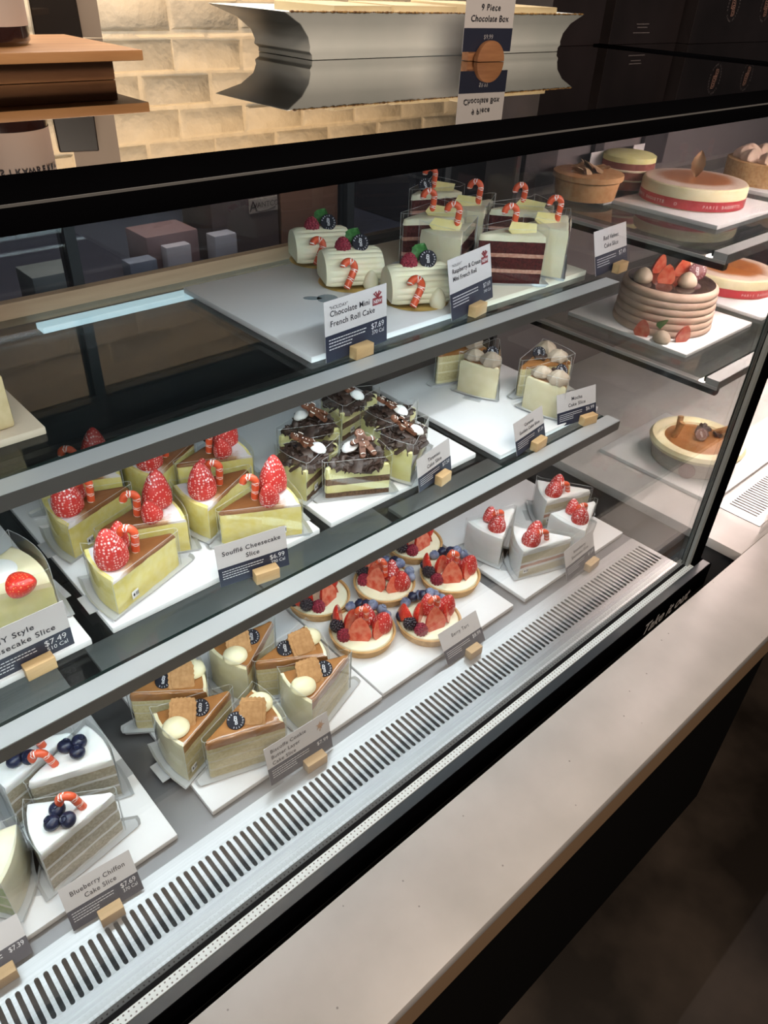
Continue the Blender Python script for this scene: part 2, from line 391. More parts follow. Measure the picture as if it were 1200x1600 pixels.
def candy_cane(mb, T, L=0.026, r=0.0036, hook=0.0075):
    pts = []; n1 = 26; n2 = 26
    for k in range(n1): pts.append((0, 0, L * k / n1))
    for k in range(n2 + 1):
        a = pi * 1.12 * k / n2; pts.append((-hook + hook * cos(a), 0, L + hook * sin(a)))
    pitch = 13
    def mf(k, i):
        p = (k + (i % 16) * 0.25) % pitch
        return 1 if p < 1.0 or 2.4 < p < 3.4 else 0
    rr = lambda t: r * (0.75 if t < 0.01 or t > 0.99 else 1.0)
    return mb.tube(pts, rr, 16, 0, T, matf=mf)
def logo_disc(mb, T, r=0.0095):
    mb.lathe([(r, 0), (r, 0.0018), (r * 0.94, 0.0024)], 28, 0, T)
    z = 0.0025
    n = 40
    def ring(a, b):
        vs = []; fs = []
        for i in range(n): t = 2 * pi * i / n; vs += [(a * r * cos(t), a * r * sin(t), z), (b * r * cos(t), b * r * sin(t), z)]
        for i in range(n): j = (i + 1) % n; fs.append((2 * i, 2 * i + 1, 2 * j + 1, 2 * j))
        mb.add(vs, fs, 1, T)
    s = 'PARIS BAGUETTE * '
    for i, ch in enumerate(s):
        if ch == ' ': continue
        a = pi * 0.95 - 2 * pi * i / len(s)
        if ch == '*': continue
        put_text(mb, ch, r * 0.26, T @ TR(cos(a) * r * 0.70, sin(a) * r * 0.70, z, rz=a - pi / 2), 1)
    put_text(mb, 'B', r * 0.74, T @ TR(-r * 0.05, -r * 0.04, z), 1, bold=r * 0.012)
    put_text(mb, 'B', r * 0.74, T @ TR(-r * 0.05, -r * 0.04, z + 0.0001), 0, bold=-r * 0.022)
    put_text(mb, 'B', r * 0.60, T @ TR(r * 0.06, -r * 0.44, z + 0.0002), 1, bold=r * 0.012)
    put_text(mb, 'B', r * 0.60, T @ TR(r * 0.06, -r * 0.44, z + 0.0003), 0, bold=-r * 0.018)
    return mb
LOGO = [mat('logo_navy', (0.012, 0.012, 0.020), 0.6, spec=0.2), mat('logo_white', (0.80, 0.80, 0.84), 0.5)]
def leaf(mb, T, L=0.022, w=0.009, mi=0):
    vs = []; fs = []; n = 11
    for k in range(n):
        t = k / (n - 1); ww = w * sin(pi * min(1, t * 1.02)) ** 0.8 * (1 + 0.12 * (k % 2)); zz = 0.006 * sin(pi * t)
        for s in (-1, -0.5, 0, 0.5, 1): vs.append((t * L, ww * s, zz + 0.0025 * abs(s)))
    for k in range(n - 1):
        for i in range(4): fs.append((k * 5 + i, (k + 1) * 5 + i, (k + 1) * 5 + i + 1, k * 5 + i + 1))
    mb.add(vs, fs, mi, T)
    mb.add([(a, b, c - 0.0006) for a, b, c in vs], [f[::-1] for f in fs], mi, T)
    return mb
def dollop(mb, T, r=0.014, h=0.013, ridges=0, mi=0):
    prof = [(r * 0.8, 0), (r, h * 0.2), (r * 0.97, h * 0.42), (r * 0.78, h * 0.66), (r * 0.48, h * 0.87), (r * 0.18, h * 0.98), (0, h)]
    return mb.lathe(prof, 28, mi, T, wob=(lambda a, k: 0.13 * sin(a * ridges + k * 0.7)) if ridges else None)
def shards(mb, n, cx, cy, rx, ry, z, size=0.012, hh=0.016, mi=0, seed=1):
    rnd = random.Random(seed)
    for k in range(n):
        a = rnd.uniform(0, 2 * pi); q = math.sqrt(rnd.random())
        x = cx + rx * q * cos(a); y = cy + ry * q * sin(a); zz = z + (1 - q) * hh * rnd.random()
        s = size * rnd.uniform(0.6, 1.3); c = rnd.uniform(0.002, 0.006); m_ = 6; vs = []; fs = []
        for i in range(m_):
            t = i / (m_ - 1) - 0.5; zc = c * (1 - 4 * t * t)
            wv = 0.42 * s * (1 + 0.35 * rnd.uniform(-1, 1))
            vs += [(t * s, -wv, zc), (t * s, wv, zc), (t * s, wv, zc + 0.0009), (t * s, -wv, zc + 0.0009)]
        for i in range(m_ - 1):
            b0, b1 = i * 4, i * 4 + 4
            for e in range(4): fs.append((b0 + e, b1 + e, b1 + (e + 1) % 4, b0 + (e + 1) % 4))
        fs += [(0, 1, 2, 3), tuple(len(vs) - 4 + e for e in (3, 2, 1, 0))]
        mb.add(vs, fs, mi, TR(x, y, zz, rnd.uniform(-0.8, 0.8), rnd.uniform(-0.8, 0.8), rnd.uniform(0, 6.3)))
    return mb
def raspberry(mb, T, r=0.0095, h=0.016):
    prof = [(r * 0.8, 0), (r, h * 0.15), (r * 0.98, h * 0.4), (r * 0.82, h * 0.65), (r * 0.55, h * 0.88), (0, h)]
    mb.lathe(prof, 16, 0, T)
    for k, (rr, z, n) in enumerate([(1.0, 0.08, 12), (1.0, 0.26, 12), (0.95, 0.44, 12), (0.80, 0.62, 10), (0.60, 0.78, 8), (0.35, 0.90, 6), (0.05, 0.97, 1)]):
        for i in range(n):
            a = 2 * pi * (i + 0.5 * (k % 2)) / n
            mb.ball((rr * r * 0.93 * cos(a), rr * r * 0.93 * sin(a), h * z), r * 0.25, 6, 0, T=T)
    return mb
def blackberry(mb, T, r=0.010):
    mb.ball((0, 0, r * 0.9), r * 0.85, 10, 0, T=T)
    for k in range(60):
        z = 1 - 2 * (k + 0.5) / 60; a = k * 2.39996; q = math.sqrt(1 - z * z)
        mb.ball((r * 0.85 * q * cos(a), r * 0.85 * q * sin(a), r * 0.9 + r * 0.85 * z), r * 0.24, 6, 0, T=T)
    return mb
def blueberry(mb, T, r=0.0075):
    mb.ball((0, 0, r * 0.85), r, 16, 0, (1, 1, 0.86), T)
    mb.lathe([(r * 0.40, r * 1.62), (r * 0.46, r * 1.78), (r * 0.34, r * 1.76), (r * 0.22, r * 1.60)], 10, 0, T, wob=lambda a, k: 0.15 * sin(a * 5) if k in (1,) else 0)
    return mb

def outline(L, W, infl=0.0, n_rim=7, n_side=11):
    """wedge outline, rim on the -x side at x about 0, tip near x = L; returns [(x, y, is_rim)]"""
    P = []; bulge = 0.16 * W / 2 + 0.0
    h = W / 2 + infl
    for i in range(n_rim):                                   # rim from +y to -y
        t = i / (n_rim - 1); y = h * (1 - 2 * t)
        P.append((-infl - bulge * (1 - (2 * t - 1) ** 2), y, True))
    tx = L + infl * 2.2; ty = 0.0035 + infl * 0.4
    for i in range(1, n_side + 1):
        t = i / n_side; P.append((-infl * (1 - t) + tx * t if t < 1 else tx, -h + (h - ty) * t, False))
    P.append((tx + 0.0015, 0, False))
    for i in range(n_side, 0, -1):
        t = i / n_side; P.append((-infl * (1 - t) + tx * t if t < 1 else tx, h - (h - ty) * t, False))
    return P
def wedge_body(L, W, h, layers, cuts, rimmat, topmat, root, comb=0, coat_top=0.004, drape=0.0, seed=3):
    """sponge (cut faces with their layers) and coat (rim and top) of one slice"""
    rnd = random.Random(seed)
    P = outline(L, W); n = len(P)
    tot = sum(t for t, _ in layers); zs = [0.0]; lm = []
    for t, mi in layers:
        k = max(1, round(t / tot * h / 0.007))
        for _ in range(k): lm.append(mi); zs.append(zs[-1] + t / tot * h / k)
    lev = list(zs)
    jit = {}
    def pt(i, k):
        x, y, rim = P[i]; z = lev[k]
        j = 0.0007 if not rim else 0.0003
        if (i, k) not in jit: jit[(i, k)] = (rnd.uniform(-j, j), rnd.uniform(-j, j))
        dx, dy = jit[(i, k)]
        if rim and comb: dx += 0.0007 * (k % 2)
        top = 1 if k == len(lev) - 1 else 0
        cxx = L * 0.33; f = 0.03 * top
        return (x + dx + (cxx - x) * f, y + dy - y * f, z - 0.0 if not top else h)
    sp = MB(); co = MB()
    K = len(lev)
    for k in range(K - 1):
        for i in range(n):
            j = (i + 1) % n
            quad = [pt(i, k), pt(j, k), pt(j, k + 1), pt(i, k + 1)]
            rim = P[i][2] and P[j][2]
            if rim: co.add(quad, [(0, 1, 2, 3)], 0)
            elif h - lev[k + 1] < coat_top - 1e-6 + 0.0005 or (drape and lev[k] > h - drape - 0.002): co.add(quad, [(0, 1, 2, 3)], 0 if drape else 1)
            else: sp.add(quad, [(0, 1, 2, 3)], lm[k])
    cxx = L * 0.36
    rings = [1.0, 0.90, 0.7, 0.4]
    prev = None
    for q, f in enumerate(rings):
        cur = [(pt(i, K - 1)[0] * f + cxx * (1 - f), pt(i, K - 1)[1] * f, h + (0.0 if q == 0 else 0.0016) + rnd.uniform(-.0002, .0002)) for i in range(n)]
        if q == 0: cur = [pt(i, K - 1) for i in range(n)]
        if prev:
            for i in range(n):
                j = (i + 1) % n; co.add([prev[i], prev[j], cur[j], cur[i]], [(0, 1, 2, 3)], 0 if q == 1 and P[i][2] and P[j][2] else 1)
        prev = cur
    co.add(prev + [(cxx, 0, h + 0.0016)], [(i, (i + 1) % n, n) for i in range(n)], 1)
    sp.add([pt(i, 0) for i in range(n)], [list(range(n))[::-1]], 0)
    sp.build('sponge', cuts, root, smooth=50); co.build('coating', [rimmat, topmat], root, smooth=50)
def wrapper(L, W, h, root, base=True, extra=0.013, open_tip=False):
    P = outline(L, W, 0.0016)
    mb = MB(); n = len(P)
    vs = [(x, y, 0.0012) for x, y, _ in P] + [(x * 1.01, y * 1.02, h + extra + (0.004 if rim else 0)) for x, y, rim in P]
    mb.add(vs, [(i, (i + 1) % n, n + (i + 1) % n, n + i) for i in range(n)])
    for i in range(n): mb.tube([vs[n + i], vs[n + (i + 1) % n]], 0.00024, 4, 1, cap=False)
    for i in (0, 6, 17, 19): mb.tube([vs[i], vs[n + i]], 0.00024, 4, 1, cap=False)
    mb.build('clear_band', [FILM, FEDGE], root, smooth=60)
    if base:
        Q = outline(L, W, 0.009, 5, 5)
        pm = MB(); m_ = len(Q)
        a = [(x, y, -0.0012) for x, y, _ in Q]; b_ = [(x, y, 0.0006) for x, y, _ in Q]
        lip = [(x + (0.004 if x > L * .3 else -0.004), y * 1.06, 0.005) for x, y, _ in Q]
        pm.add(a + b_, [list(range(m_))[::-1], list(range(m_, 2 * m_))] + [(i, (i + 1) % m_, m_ + (i + 1) % m_, m_ + i) for i in range(m_)])
        pm.add(b_ + lip, [(i, (i + 1) % m_, m_ + (i + 1) % m_, m_ + i) for i in range(m_)])
        # folded tab beside the rim
        pm.box((-0.030, -W * 0.22, -0.0008), (-0.010, W * 0.22, 0.0004))
        pm.build('paper_base', PAPER, root, smooth=35)

STICK = mat('sticker_white', (0.82, 0.82, 0.82), 0.5)
def sticker(L, W, h, root, side=-1, where=0.25):
    """small white wrapper seal with a printed emblem on the cut side"""
    mb = MB(); h2 = W / 2
    x0, y0 = where * L, side * (h2 * (1 - where)); ang = math.atan2(-side * -1 * 0, 1)
    d = Vector((L, -side * h2, 0)).normalized(); nrm = Vector((d.y, -d.x, 0)) * (1 if side < 0 else -1)
    if side > 0: d = -d
    o = Vector((x0, y0, h * 0.28)) + nrm * 0.0035
    T = Matrix.Translation(o) @ Matrix((d, Vector((0, 0, 1)), nrm)).transposed().to_4x4()
    mb.box((-0.006, -0.006, 0), (0.006, 0.006, 0.0003), 0, T)
    mb.add([(-0.0045, 0, .0006), (-0.0025, -0.003, .0006), (-0.0005, 0, .0006), (-0.0025, 0.003, .0006)], [(0, 1, 2, 3)], 1, T)
    for k in range(3): mb.add([(0.001 + k * 0.0018, -0.003, .0006), (0.002 + k * 0.0018, -0.003, .0006), (0.002 + k * 0.0018, 0.003, .0006), (0.001 + k * 0.0018, 0.003, .0006)], [(0, 1, 2, 3)], 1, T)
    mb.build('seal_sticker', [STICK, INK], root, smooth=0)

# ------------------------------------------------------------------ slice prototypes
PRO = {}
def piece(mb, name, m_, root, x, y, z, jit=0.0, smooth=40, weld=True):
    """a topping with an origin of its own, later turned towards the customer side"""
    o = mb.build(name, m_, root, smooth=smooth, weld=weld); o.location = (x, y, z); o['turn'] = jit; return o
def turn_pieces(root, rnd):
    for c in root.children:
        if 'turn' in c: c.rotation_euler = (0, 0, -0.65 - root.rotation_euler.z + c['turn'] + rnd.uniform(-0.3, 0.3))
RT = random.Random(11)
def start(name):
    r = empty(name); return r
def t_souffle():
    L, W, h = 0.110, 0.088, 0.055; r = start('souffle_cheesecake_slice')
    wedge_body(L, W, h, [(1, 0), (5, 0), (0.45, 1)], [YELC, CARA], YELC, SOUFT, r, coat_top=0.003, seed=5)
    strawberry(MB(), TR(0.019, -0.010, h + 0.001, 0.05, -0.10), 0.060, 0.0215).build('strawberry', STRAW, r)
    strawberry(MB(), TR(0.036, 0.014, h + 0.001, -0.25, 0.25), 0.040, 0.0150).build('strawberry', STRAW, r)
    piece(candy_cane(MB(), TR(0, 0, 0, 0.05, 0.10), 0.030, 0.0056, 0.0090), 'candy_cane', [CRED, CWHT], r, 0.052, -0.004, h + 0.001)
    sticker(L, W, h, r, -1); sticker(L, W, h, r, 1)
    wrapper(L, W, h, r, extra=0.006)
    return r, h
def gingerbread(mb, T, s=1.0):
    g = MB()
    def blob(c, rr, n=14): g.lathe([(rr * 0.9, 0), (rr, 0.001), (rr, 0.003), (rr * 0.9, 0.004)], n, 0, TR(c[0], c[1], 0))
    blob((0, 0.0125), 0.0058)
    g.prism([(-0.0055, 0.009), (0.0055, 0.009), (0.006, -0.006), (-0.006, -0.006)][::-1], 0, 0.004)
    for sx in (-1, 1):
        g.prism([(0, 0.008), (sx * 0.012, 0.0055), (sx * 0.0125, 0.001), (0, 0.002)] if sx < 0 else [(0, 0.002), (0.0125, 0.001), (0.012, 0.0055), (0, 0.008)], 0, 0.004)
        g.prism([(0, -0.004), (sx * 0.0065, -0.003), (sx * 0.0095, -0.013), (sx * 0.0035, -0.0145)] if sx < 0 else [(0.0035, -0.0145), (0.0095, -0.013), (0.0065, -0.003), (0, -0.004)], 0, 0.004)
        blob((sx * 0.012, 0.0033), 0.0027); blob((sx * 0.0065, -0.0135), 0.0032)
    g.m = [0] * len(g.f)
    for (x, y) in ((0, 0.004), (0, 0.0), (0, -0.004), (-0.002, 0.0140), (0.002, 0.0140)): g.ball((x, y, 0.0042), 0.0008, 6, 1)
    for sx in (-1, 1):
        g.tube([(sx * 0.0105, 0.0065, 0.0044), (sx * 0.0115, 0.0035, 0.0044), (sx * 0.0105, 0.0005, 0.0044)], 0.0005, 5, 1)
        g.tube([(sx * 0.0035, -0.0125, 0.0044), (sx * 0.006, -0.0115, 0.0044), (sx * 0.0088, -0.0120, 0.0044)], 0.0005, 5, 1)
    g.tube([(-0.003, 0.0115, 0.0044), (0, 0.0100, 0.0044), (0.003, 0.0115, 0.0044)], 0.0005, 5, 1)
    mb.add(g.v, g.f, g.m, T @ Matrix.Scale(s, 4)); return mb
def t_tiramisu():
    L, W, h = 0.098, 0.076, 0.055; r = start('tiramisu_slice')
    wedge_body(L, W, h, [(1.1, 1), (1.5, 0), (1.3, 1), (2.0, 0)], [MINTC, SPB], MINTC, MINTC, r, seed=9)
    shards(MB(), 100, 0.028, 0.0, 0.033, 0.035, h + 0.0005, 0.019, 0.020, seed=4).build('chocolate_shavings', COCO, r, smooth=50)
    shards(MB(), 26, 0.064, 0.0, 0.026, 0.015, h + 0.0005, 0.013, 0.006, seed=8).build('chocolate_shavings', COCO, r, smooth=50)
    piece(gingerbread(MB(), TR(0, 0, 0, 0.55, 0, 0.5), 1.5), 'gingerbread_man', [GING, CWHT], r, 0.030, 0.002, h + 0.027, smooth=35)
    dollop(MB(), TR(0.044, -0.014, h + 0.014, 0.2, 0.3), 0.014, 0.013).build('cream_dollop', WHITEF, r)
    sticker(L, W, h, r, -1); wrapper(L, W, h, r, extra=0.016)
    return r, h
def t_mocha():
    L, W, h = 0.105, 0.084, 0.066; r = start('mocha_cake_slice')
    wedge_body(L, W, h, [(0.6, 0), (1.6, 1), (0.4, 0), (1.6, 1), (0.4, 0), (1.2, 1), (0.5, 2)], [IVORY, SPY, CARA], IVORY, CARA, r, comb=1, seed=12)
    dollop(MB(), TR(0.014, -0.018, h + 0.001, 0.1, -0.1), 0.021, 0.026, 7).build('cream_rosette', MOCHA, r)
    dollop(MB(), TR(0.018, 0.018, h + 0.001, -0.1, 0.1), 0.020, 0.022, 7).build('cream_rosette', MOCHA, r)
    m = MB()
    for (x, y, a) in ((0.044, 0.004, 0.5), (0.048, -0.008, 1.4), (0.054, 0.002, 2.4)):
        m.tube([(-0.011, 0, 0), (0, 0.002, 0.001), (0.011, 0, 0)], 0.0042, 8, 0, TR(x, y, h + 0.007, rz=a))
    m.build('chocolate_curls', COCO, r)
    piece(logo_disc(MB(), TR(0, 0, 0, 0.9), 0.013), 'logo_disc', LOGO, r, 0.046, -0.010, h + 0.012, smooth=30, weld=False)
    sticker(L, W, h, r, 1, 0.12); wrapper(L, W, h, r, extra=0.016)
    return r, h
def t_blueberry():
    L, W, h = 0.100, 0.082, 0.085; r = start('blueberry_chiffon_slice')
    wedge_body(L, W, h, [(0.5, 0), (1.8, 1), (0.45, 0), (1.8, 1), (0.45, 0), (1.8, 1), (1.1, 0)], [WHITEF, SPG], WHITEF, WHITEF, r, drape=0.015, seed=21)
    for (x, y, z) in ((0.026, -0.012, 0), (0.045, -0.014, 0), (0.034, 0.006, 0)):
        blueberry(MB(), TR(x, y, h + 0.0015, random.uniform(-.6, .6), random.uniform(-.6, .6)), 0.0108).build('blueberry', BLUE, r)
    piece(candy_cane(MB(), TR(0, 0, 0, 0.05, -0.30), 0.026, 0.0056, 0.0092), 'candy_cane', [CRED, CWHT], r, 0.062, -0.002, h + 0.001)
    wrapper(L, W, h, r, extra=0.006)
    return r, h
def t_biscoff():
    L, W, h = 0.108, 0.084, 0.078; r = start('cookie_butter_cake_slice')
    wedge_body(L, W, h, [(1.5, 1), (0.35, 2), (1.5, 1), (0.35, 2), (1.5, 1), (0.35, 2), (1.4, 1), (0.6, 3)], [IVORY, SPY, SPC, CARA], IVORY, CARA, r, coat_top=0.006, seed=31)
    b_ = MB(); n = 88; w2, l2 = 0.0195, 0.0225; poly = []; inner = []
    for i in range(n):
        t = 2 * pi * i / n; c, s = cos(t), sin(t); q = (abs(c) ** 6 + abs(s) ** 6) ** (-1 / 6)
        k = 1 + 0.035 * cos(t * 22); poly.append((w2 * c * q * k, l2 * s * q * k)); inner.append((w2 * c * q * 0.80, l2 * s * q * 0.80))
    T = TR(0, 0, 0, 0.75, 0.0)
    b_.prism(poly, 0, 0.0050, 0, T); b_.prism(inner, 0.0050, 0.0058, 0, T, 0.05)
    piece(b_, 'biscuit', BISC, r, 0.030, 0.004, h + 0.010, 0.25, smooth=30)
    dollop(MB(), TR(0.010, -0.008, h + 0.001), 0.020, 0.016).build('cream_dollop', IVORY, r)
    piece(logo_disc(MB(), TR(0, 0, 0, 0.45), 0.0135), 'logo_disc', LOGO, r, 0.056, -0.002, h + 0.006, smooth=30, weld=False)
    sticker(L, W, h, r, -1, 0.10); wrapper(L, W, h, r, extra=0.010)
    return r, h
def t_shortcake():
    L, W, h = 0.110, 0.088, 0.068; r = start('strawberry_shortcake_slice')
    wedge_body(L, W, h, [(1.6, 1), (0.5, 0), (0.7, 2), (0.4, 0), (1.6, 1), (1.0, 0)], [WHITEF, SPC, SPP], WHITEF, WHITEF, r, drape=0.007, seed=41)
    strawberry(MB(), TR(0.024, -0.013, h, 0.2, -0.2), 0.037, 0.0190).build('strawberry', STRAW, r)
    strawberry(MB(), TR(0.036, 0.010, h, -0.2, 0.15), 0.034, 0.0165).build('strawberry', STRAW, r)
    piece(candy_cane(MB(), TR(0, 0, 0, 0.3, -0.25), 0.022, 0.0055, 0.0090), 'candy_cane', [CRED, CWHT], r, 0.058, -0.004, h)
    sticker(L, W, h, r, -1, 0.10); wrapper(L, W, h, r, extra=0.006)
    return r, h
def t_velvet():
    L, W, h = 0.108, 0.086, 0.085; r = start('red_velvet_slice')
    wedge_body(L, W, h, [(1.7, 1), (0.55, 2), (1.7, 1), (0.55, 2), (1.7, 1), (0.8, 0)], [CREAM, SPR, SPP], CREAM, CREAM, r, drape=0.009, seed=51)
    m = MB(); m.prism([(-0.030, -0.004), (-0.024, -0.011), (0.024, -0.010), (0.028, 0.009), (-0.021, 0.011)], 0, 0.0020, 0, TR(0, 0, 0, 0.85, 0.08))
    piece(m, 'white_chocolate_shard', WCHOC, r, 0.030, 0.010, h + 0.008, smooth=30)
    piece(candy_cane(MB(), TR(0, 0, 0, 0.0, 0.10), 0.032, 0.0056, 0.0105), 'candy_cane', [CRED, CWHT], r, 0.044, -0.002, h)
    wrapper(L, W, h, r, extra=0.012)
    return r, h
def t_newyork():
    L, W, h = 0.125, 0.105, 0.060; r = start('plain_cheesecake_slice')
    wedge_body(L, W, h, [(0.5, 1), (5, 0)], [MINTC, BISC], IVORY, IVORY, r, seed=61)
    dollop(MB(), TR(0.040, -0.012, h - 0.001), 0.026, 0.008).build('cream_dollop', WHITEF, r)
    strawberry(MB(), TR(0.040, 0.040, h + 0.010, -1.1, -0.4, 0.4), 0.034, 0.017).build('strawberry', STRAWR, r)
    wrapper(L, W, h, r, extra=0.020)
    return r, h
def t_matcha():
    L, W, h = 0.100, 0.082, 0.075; r = start('green_tea_cake_slice')
    wedge_body(L, W, h, [(1.5, 1), (0.5, 0), (1.5, 1), (0.5, 0), (1.5, 1), (0.8, 0)], [CREAM, GRN], CREAM, CREAM, r, seed=71)
    m = MB(); rnd = random.Random(3)
    for k in range(40):
        a = rnd.uniform(0, pi); m.ball((rnd.uniform(0, 0.05), rnd.uniform(-0.036, 0.036), 0.002 + 0.0), 0.0016, 5)
    dollop(m, TR(0.03, 0, h), 0.013, 0.012, 6)
    m2 = MB(); dollop(m2, TR(0.03, 0, h), 0.013, 0.012, 6).build('cream_rosette', GRN, r)
    wrapper(L, W, h, r)
    return r, h
MAK = dict(souffle=t_souffle, tiramisu=t_tiramisu, mocha=t_mocha, blueberry=t_blueberry, biscoff=t_biscoff, short=t_shortcake, velvet=t_velvet, ny=t_newyork, matcha=t_matcha)
def slice_at(kind, z0, rim_a, rim_b, tip, label, group):
    """rim_a, rim_b, tip: where the photograph shows the three top corners"""
    first = kind not in PRO
    if first: PRO[kind] = MAK[kind]()
    proto, h = PRO[kind]
    o = proto if first else copy_tree(proto)
    zt = z0 + h
    a, b, t = at(*rim_a, zt), at(*rim_b, zt), at(*tip, zt)
    m_ = (a + b) / 2
    o.location = (m_.x, m_.y, z0); o.rotation_euler = (0, 0, math.atan2(t.y - m_.y, t.x - m_.x))
    turn_pieces(o, RT)
    if 'standing' not in label:
        for c in o.children:
            if c.name.startswith('gingerbread'): c.rotation_euler.z += 1.25
    tag(o, label, 'cake slice', group)
    return o

# ================================================================== THE SETTING
X0, X1 = -0.42, 1.33
YB = 1.22                                                     # rear of the case
fl = MB().box((-3, -3, -0.79), (6, 5, -0.75)).build('floor', CONC, smooth=0); tag(fl, kind='structure')
ce = MB().box((-3, -3, 2.05), (6, 5, 2.09)).build('ceiling', mat('ceiling_dark', (0.02, 0.018, 0.016), 0.8), smooth=0); tag(ce, kind='structure')

def brick_wall():
    mb = MB(); y = 2.85; bw, bh, gap = 0.275, 0.098, 0.012
    mb.box((-2.2, y, -0.75), (5.2, y + 0.2, 2.05), 0)
    rnd = random.Random(5)
    for row in range(15):
        z = 0.36 + row * (bh + gap)
        for k in range(26):
            x = -2.15 + k * (bw + gap) + (0.5 * (bw + gap) if row % 2 else 0)
            if x + bw > 5.2: continue
            j = lambda s=0.005: rnd.uniform(-s, s)
            a = 0.011; d = 0.012 + j()
            v = [(x + j(), y, z + j()), (x + bw + j(), y, z + j()), (x + bw + j(), y, z + bh + j()), (x + j(), y, z + bh + j()),
                 (x + a, y - d, z + a), (x + bw - a, y - d, z + a), (x + bw - a, y - d, z + bh - a), (x + a, y - d, z + bh - a)]
            mb.add(v, [(4, 5, 6, 7), (0, 1, 5, 4), (1, 2, 6, 5), (2, 3, 7, 6), (3, 0, 4, 7)])
    o = mb.build('wall_back', BRICKM, smooth=60, weld=False); tag(o, kind='structure')
brick_wall()
wl = MB().box((-1.4, 0.266, -0.75), (1.47, 0.385, -0.0885)).build('wall_front', WALLD, smooth=0); tag(wl, kind='structure')

# stone ledge in front of the case, and the slab the next case stands on
lg = empty('stone_ledge', (0.2, 0.315, -0.088)); tag(lg, 'long pale speckled stone ledge running in front of the cake case', 'ledge')
def rel(o, root): o.parent = root; o.matrix_parent_inverse = Matrix.Translation(root.location).inverted(); return o
rel(MB().box((-1.4, 0.2385, -0.026), (3.4, 0.3920, 0.0)).build('top_slab', STONE, bevel=0.0015), lg)
rel(MB().box((-1.4, 0.2390, -0.088), (3.4, 0.3915, -0.0265)).build('slab_edge', STONE_EDGE), lg)
ns = MB().box((1.470, 0.3925, -0.024), (3.4, 1.30, 0.0)).build('stone_slab', STONE, bevel=0.001)
tag(ns, 'pinkish lit stone slab carrying the neighbouring whole cake case', 'counter slab')
un = MB().box((1.485, 0.41, -0.75), (3.4, 1.28, -0.0245)).build('counter_base', mat('grey_cabinet', (0.06, 0.055, 0.055), 0.7)); tag(un, 'dark cabinet base under the pinkish stone slab', 'counter base')

# ================================================================== THE CAKE CASE
case = empty('display_case', (0.45, 0.84, -0.70)); tag(case, 'black framed refrigerated glass display case filled with cake slices', 'display case')
def part(mb, name, m_, root=case, **k): return rel(mb.build(name, m_, **k), root)
part(MB().box((X0 - .06, 0.42, -0.70), (1.391, YB + .04, -0.060)), 'cabinet_base', BLACKM)
sill = MB().box((X0 - .06, 0.42, -0.060), (1.391, 0.448, -0.001))
sb = part(sill, 'front_sill', BLACK, bevel=0.002)
part(MB().box((X0, 0.4222, -0.0008), (1.385, 0.4382, 0.0004)), 'sill_cover', SILL, smooth=0)
part(MB().box((X0, 0.4385, -0.001), (1.345, 0.4508, 0.0018)), 'perforated_strip', PERF, smooth=0)
part(MB().box((X0, 0.4512, -0.004), (1.335, 0.4660, 0.0016)), 'gasket', BLACKM, smooth=0)
lt = MB(); put_text(lt, 'Take it out', 0.040, TR(0, 0, 0) @ Matrix(((1, 0, 0, 1.135), (0, 0, -1, 0.4193), (0, 1, 0, -0.058), (0, 0, 0, 1))), shear=0.35, align='LEFT', bold=0.0008)
part(lt, 'lettering', PRINTW, smooth=0)
# deck: slotted intake grille at the front, plain steel behind
gr = MB(); p0, p1 = 0.4665, 0.5800; ya, yb = 0.4975, 0.5545; pitch = 0.0112; hw = 0.0030
nslot = int((1.322 - X0) / pitch); xs = 1.3206 - nslot * pitch
for k in range(nslot):
    xc = 1.3206 - (k + 0.5) * pitch; ring = []; rect = []
    for q in range(5): a = pi + pi * q / 4; ring.append((xc + hw * cos(a), ya + hw + hw * sin(a)))
    for q in range(5): a = pi * q / 4; ring.append((xc + hw * cos(a), yb - hw + hw * sin(a)))
    for (x, y) in ring:
        low = y < (ya + yb) / 2; rx = xc - pitch / 2 + pitch * (x - xc + hw) / (2 * hw); rect.append((rx, p0 if low else p1))
    n = len(ring); vs = [(x, y, 0) for x, y in rect] + [(x, y, 0) for x, y in ring] + [(x, y, -0.003) for x, y in ring]
    gr.add(vs, [(i, (i + 1) % n, n + (i + 1) % n, n + i) for i in range(n)] + [(n + i, n + (i + 1) % n, 2 * n + (i + 1) % n, 2 * n + i) for i in range(n)])
gr.box((1.3206, p0, -0.003), (1.3295, p1, 0)); gr.box((X0, p0, -0.003), (xs, p1, 0))
part(gr, 'intake_grille', STEEL, smooth=0)
part(MB().box((X0, p0 + .002, -0.055), (1.3295, p1, -0.045)), 'air_duct', mat('duct_grey', (0.10, 0.11, 0.125), 0.6), smooth=0)
part(MB().box((X0, p1 + .0003, -0.055), (1.3295, YB, -0.0015)), 'deck_pan', DECK, smooth=0)
# panes
fg = part(MB().box((X0, 0.4545, 0.0004), (1.3335, 0.4590, 0.8775)), 'front_glass', GLASS, smooth=0)
part(MB().add([(1.3330, 0.4605, 0.0), (1.3330, YB, 0.0), (1.3330, YB, 0.876), (1.3330, 0.4605, 0.876)], [(0, 1, 2, 3)]), 'side_glass', SIDEG, smooth=0)
part(MB().box((1.3345, 0.447, 0.0), (1.3475, 0.4535, 0.878)), 'post_light_strip', mat('post_strip', (0.30, 0.33, 0.33), 0.5, build=None), smooth=0)
part(MB().box((1.3478, 0.440, -0.001), (1.3760, 0.466, 0.878)), 'corner_post', BLACK, bevel=0.0015)
part(MB().box((1.3315, 0.4592, 0.0), (1.3345, 0.4640, 0.876)), 'glass_seal', GEDGE, smooth=0)
